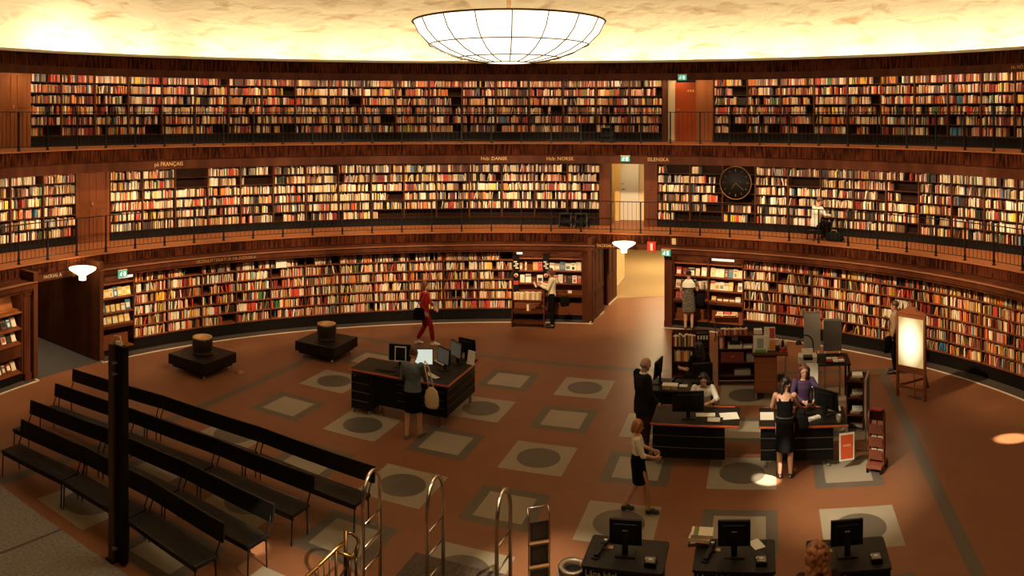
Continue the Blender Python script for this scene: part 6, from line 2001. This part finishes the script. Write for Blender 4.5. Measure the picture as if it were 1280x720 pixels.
loft(mb_, [V((0, 0, .60)), V((0, 0, .66)), V((0, 0, .80)), V((0, 0, .92)), V((-.01, 0, .99))], [.11, .145, .15, .12, .05], [.05, .06, .055, .035, .02], V((1, 0, 0)), 20)
solid(mb_, 'bag_body', [CANVAS], tote, .012, 3)
MB().tube([(-.05, -.02, .97), (-.075, -.03, 1.15), (-.15, -.01, 1.38), (-.17, .05, 1.44)], .011, 8).tube([(.03, .02, .97), (-.02, .03, 1.15), (-.12, .08, 1.37), (-.17, .05, 1.44)], .011, 8).build('strap', CANVAS, tote)

# woman in the white blouse at the far shelves, with a shoulder bag and open book
pw = fp(690, 409)
figure('person in cream blouse and black trousers reading by the book truck', (pw.x, pw.y, 0), math.pi / 2 - 0.15, 1.70,
       stand(elR=(.20, .10, 1.13), wrR=(.08, .32, 1.22), elL=(-.20, .10, 1.13), wrL=(-.07, .33, 1.20), look=(0, 1, -.6), head=(0, .05, 1.565)),
       [('shirt', CREAMC), ('trousers', BLACKC), ('shoes', SHOEB)], ('bob', AUBURN))
ob = thing('open_book', 'open book held up by the woman in the cream blouse', 'book', (pw.x - 0.46, pw.y - 0.05, 1.24), math.pi / 2 - 0.15)
for s in (-1, 1): MB().box(0, .11 * s, 0, .006, -.08, .09, Matrix.Rotation(s * .25, 4, 'Z') @ Matrix.Rotation(-.5, 4, 'X')).build('page_block', PAPER, ob)
sbag = thing('shoulder_bag', 'black shoulder bag behind the woman in the cream blouse', 'bag', (pw.x + 0.36, pw.y - 0.10, 0), 0.2)
mb_ = MB(); loft(mb_, [V((0, 0, .62)), V((0, 0, .70)), V((0, 0, .86)), V((0, 0, .90))], [.12, .15, .14, .11], [.05, .065, .05, .03], V((1, 0, 0)), 16)
solid(mb_, 'bag_body', [BLACKC], sbag, .013, 3)
MB().tube([(.08, 0, .90), (-.05, .02, 1.1), (-.22, .05, 1.40)], .010, 6).build('strap', BLACKC, sbag)

# woman in the patterned dress by the right-hand display
pd = fp(861, 412)
figure('person with white top and dark patterned dress carrying books, facing right-hand display', (pd.x, pd.y, 0), -0.35, 1.68,
       stand(elR=(.24, .04, 1.13), wrR=(.22, .26, 1.18), elL=(-.22, .0, 1.12), wrL=(-.20, .10, .90), look=(.2, 1, .0)),
       [('skirt', FLORAL, .52, .20), ('top', FLORAL, .30), ('shoes', SHOEB)], ('bun', DARKHAIR))
bpy.context.view_layer.update()
dress = [o for o in bpy.data.objects if o.name.startswith('person') and o.location.x == pd.x][-1] if False else None
cape = MB()
loft(cape, [V((0, -.01, 1.20)), V((0, -.01, 1.34)), V((0, -.01, 1.42))], [.205, .19, .075], [.14, .115, .07], V((1, 0, 0)), 24)
shw = solid(cape, 'white_shawl', [WHITEC], bpy.data.objects['person.002'], .011, 2)
for k, (c, dx) in enumerate((('cream', 0.0), ('tan', 0.045), ('grey', 0.09))):
    mb_, ms = face_book(c, 'brown', .15, .22, .03)
    b_ = mb_.build('book', ms)
    b_.matrix_world = Matrix.Translation((pd.x + .34 + dx, pd.y - .02, 1.10)) @ Matrix.Rotation(1.1, 4, 'Z') @ Matrix.Rotation(.55, 4, 'Y') @ Matrix.Translation((0, 0, 0))
    tag(b_, '%s book carried under the right arm of the woman in the patterned dress' % c, 'book', 'books carried by the woman in the patterned dress')
dbag = thing('shoulder_bag', 'dark bag at the right side of the woman in the patterned dress', 'bag', (pd.x + .28, pd.y - .24, 0), -.2)
mb_ = MB(); loft(mb_, [V((0, 0, .72)), V((0, 0, .80)), V((0, 0, 1.0)), V((0, 0, 1.06))], [.10, .13, .12, .09], [.04, .055, .045, .03], V((1, 0, 0)), 16)
solid(mb_, 'bag_body', [BLACKC], dbag, .013, 3)
MB().tube([(.0, .02, 1.06), (-.04, .06, 1.2), (-.08, .12, 1.39)], .009, 6).build('strap', BLACKC, dbag)

# man in the dark suit
pm_ = fp(805, 572)
figure('person in dark suit jacket with balding head standing at the left information desk', (pm_.x - .02, pm_.y, 0), -math.pi / 2 + .35, 1.78,
       stand(elR=(.22, .02, 1.12), wrR=(.18, .17, .93), elL=(-.22, .02, 1.12), wrL=(-.16, .20, .95), look=(0, 1, -.25), head=(0, .06, 1.57), neck=(0, .01, 1.43), chest=(0, .0, 1.27)),
       [('jacket', NAVYC, .96, .20), ('collar', WHITEC), ('trousers', DBROWNC), ('shoes', SHOEB)], ('bald', GREYHAIR), female=False)

# librarian in white, seated
figure('person in white cardigan seated at the left information desk behind monitor', CH1, LROT + math.pi + 0.1, 1.64,
       sit(.32, .50, elR=(.26, .24, .84), wrR=(.16, .43, .86), elL=(-.26, .24, .86), wrL=(-.13, .43, .86), look=(.0, 1, -.45)),
       [('shirt', WHITEC, .72), ('trousers', BLACKC), ('shoes', SHOEB)], ('bob', BLACKHAIR))
# person in black behind
figure('person in black with bare arm seated facing away behind the left desk', CH3, 0.25, 1.66,
       sit(.15, .50, elL=(-.30, .06, .82), wrL=(-.34, .26, .80), elR=(.24, .1, .85), wrR=(.16, .34, .80), look=(-.2, 1, -.2)),
       [('shirt', BLACKC, .4), ('trousers', BLACKC), ('shoes', SHOEB)], ('long', BLACKHAIR))
# woman in purple
figure('person in purple sweater with long auburn hair seated at the right information desk', CH2, LROT + math.pi + 0.25, 1.70,
       sit(.10, .53, elR=(.25, .16, .92), wrR=(.12, .46, .84), elL=(-.25, .18, .92), wrL=(-.06, .48, .84), look=(.1, 1, -.15)),
       [('top', PURPLE), ('trousers', BLACKC), ('shoes', SHOEB)], ('long', AUBURN))
# customer in the black tank top
pc_ = loc_of(0.44, -0.23, I2)
figure('person in black tank top with bare shoulders leaning on the right information desk', pc_, -0.35, 1.66,
       stand(waist=(0, .06, 1.08), chest=(0, .13, 1.24), neck=(0, .20, 1.38), head=(.02, .27, 1.50), shR=(.16, .19, 1.33), shL=(-.16, .19, 1.33), elR=(.24, .34, 1.09), wrR=(.16, .50, .89), elL=(-.22, .32, 1.08), wrL=(-.10, .50, .88), look=(.5, 1, -.35)),
       [('tank', BLACKC, 0, .04), ('belt', mat('studded_belt', (0.10, 0.085, 0.07), 0.4, 0.6)), ('skirt', BLACKC, .45, .17), ('shoes', SHOEB)], ('ponytail', BLACKHAIR))
hb = thing('handbag', 'black handbag at the hip of the woman in the black tank top', 'bag', pc_ + V((.30, .05, 0)), -.3)
mb_ = MB(); loft(mb_, [V((0, 0, .74)), V((0, 0, .80)), V((0, 0, .93)), V((0, 0, .97))], [.12, .15, .13, .10], [.045, .06, .05, .03], V((1, 0, 0)), 16)
solid(mb_, 'bag_body', [cloth('black_leather_bag', (0.014, 0.012, 0.011))], hb, .013, 3)
MB().tube([(-.08, 0, .96), (-.07, 0, 1.10), (.05, 0, 1.10), (.08, 0, .96)], .010, 6).build('handle', BLACKC, hb)

# walker in red
pr_ = fp(531, 431)
figure('person in red top and red trousers with white shoes walking past far shelves', (pr_.x, pr_.y, 0), -math.pi / 2 + .1, 1.68,
       stand(anR=(.08, .22, .085), toeR=(.10, .37, .04), knR=(.09, .17, .50), anL=(-.08, -.22, .10), toeL=(-.09, -.08, .035), knL=(-.09, .0, .48), elR=(.22, -.10, 1.13), wrR=(.22, .02, .90), elL=(-.22, .10, 1.13), wrL=(-.20, .26, .95)),
       [('top', REDC, .9, .10), ('trousers', REDC, .93), ('shoes', SHOEW)], ('bob', AUBURN))
rbg = thing('shoulder_bag', 'black bag carried by the person walking in red', 'bag', (pr_.x - .10, pr_.y - .44, 0), .1)
mb_ = MB(); loft(mb_, [V((0, 0, .78)), V((0, 0, .84)), V((0, 0, 1.02)), V((0, 0, 1.08))], [.12, .15, .14, .11], [.04, .055, .045, .03], V((1, 0, 0)), 16)
solid(mb_, 'bag_body', [BLACKC], rbg, .013, 3)
MB().tube([(-.06, .0, 1.06), (.06, .12, 1.36), (.10, .18, 1.42)], .010, 6).build('strap', BLACKC, rbg)

# walker crossing in front of the desks
px_ = fp(797, 640)
figure('person with ginger-brown hair, white top and dark skirt walking before the information desks', (px_.x, px_.y, 0), -math.pi / 2 - .1, 1.42,
       stand(anR=(.08, .20, .085), toeR=(.10, .35, .04), knR=(.09, .16, .50), anL=(-.08, -.24, .10), toeL=(-.09, -.10, .035), knL=(-.09, -.02, .48), elR=(.22, .08, 1.12), wrR=(.18, .30, 1.06), elL=(-.22, .08, 1.12), wrL=(-.16, .30, 1.05), look=(0, 1, -.2)),
       [('top', WHITEC, .55), ('skirt', BLACKC, .56, .19), ('shoes', SHOEB)], ('bob', GINGER))

# person in beige beyond the lightbox
pz_ = fp(1119, 466)
figure('person in beige coat and dark trousers partly hidden behind the lightbox easel', (pz_.x, pz_.y, 0), .9, 1.70, stand(),
       [('jacket', BEIGEC, .96, .18), ('trousers', BLACKC), ('shoes', SHOEB)], ('short', BROWNHAIR))
zb = thing('shoulder_bag', 'dark bag at the left side of the person in beige by the lightbox', 'bag', (pz_.x - .36, pz_.y - .30, 0), .5)
mb_ = MB(); loft(mb_, [V((0, 0, .62)), V((0, 0, .70)), V((0, 0, .92)), V((0, 0, .98))], [.13, .17, .16, .12], [.05, .07, .055, .03], V((1, 0, 0)), 16)
solid(mb_, 'bag_body', [BLACKC], zb, .013, 3)
MB().tube([(.0, .02, .97), (.08, .10, 1.2), (.15, .16, 1.40)], .010, 6).build('strap', BLACKC, zb)

# curly-haired person at the bottom edge
figure('person with curly ginger hair at the bottom edge before the rightmost self-service desk', (3.02, 7.15, 0), -.15, 1.70, stand(look=(.1, 1, -.3)),
       [('jacket', DBROWNC, .96, .12), ('trousers', BLACKC), ('shoes', SHOEB)], ('curly', GINGER))

# man crouching on a low stool on the middle gallery
pk = P(47.6, 11.32, 2.552)
figure('person in white shirt and dark trousers sitting low on the middle gallery, facing shelves', pk, -math.radians(47.6) - .55, 1.70,
       sit(.25, .33, elR=(.26, .18, .70), wrR=(.16, .42, .66), elL=(-.26, .16, .70), wrL=(-.14, .40, .64), look=(.2, 1, -.3), knR=(.14, .38, .44), knL=(-.14, .38, .44), anR=(.13, .34, .08), toeR=(.14, .48, .04), anL=(-.13, .34, .08), toeL=(-.14, .48, .04)),
       [('shirt', WHITEC), ('trousers', BLACKC), ('shoes', SHOEB)], ('short', BROWNHAIR), female=False)
so = thing('low_stool', 'low black stool under the man in white shirt on the middle gallery', 'stool', pk, -math.radians(47.6) - .55)
MB().box(-.19, .19, -.16, .17, .255, .275, bevel=.006).build('seat', BLACKM, so)
for sx in (-1, 1):
    for sy in (-1, 1): MB().bar((sx * .17, sy * .14, 0), (sx * .15, sy * .12, .256), .028).build('leg', BLACKM, so)
pk2 = P(50.6, 11.35, 2.552)
fb = thing('backpack', 'dark bag with tan top on the gallery floor right of the seated man', 'bag', pk2, -.9)
mb_ = MB(); loft(mb_, [V((0, 0, 0.012)), V((0, 0, .08)), V((0, 0, .20)), V((0, 0, .25))], [.24, .29, .25, .16], [.13, .16, .13, .08], V((1, 0, 0)), 18)
solid(mb_, 'bag_body', [BLACKC], fb, .015, 3)
MB().tube([(-.1, -.02, .24), (-.06, -.02, .31), (.06, -.02, .31), (.1, -.02, .24)], .012, 8).build('handle', mat('tan_leather', (0.30, 0.15, 0.06), .5), fb)
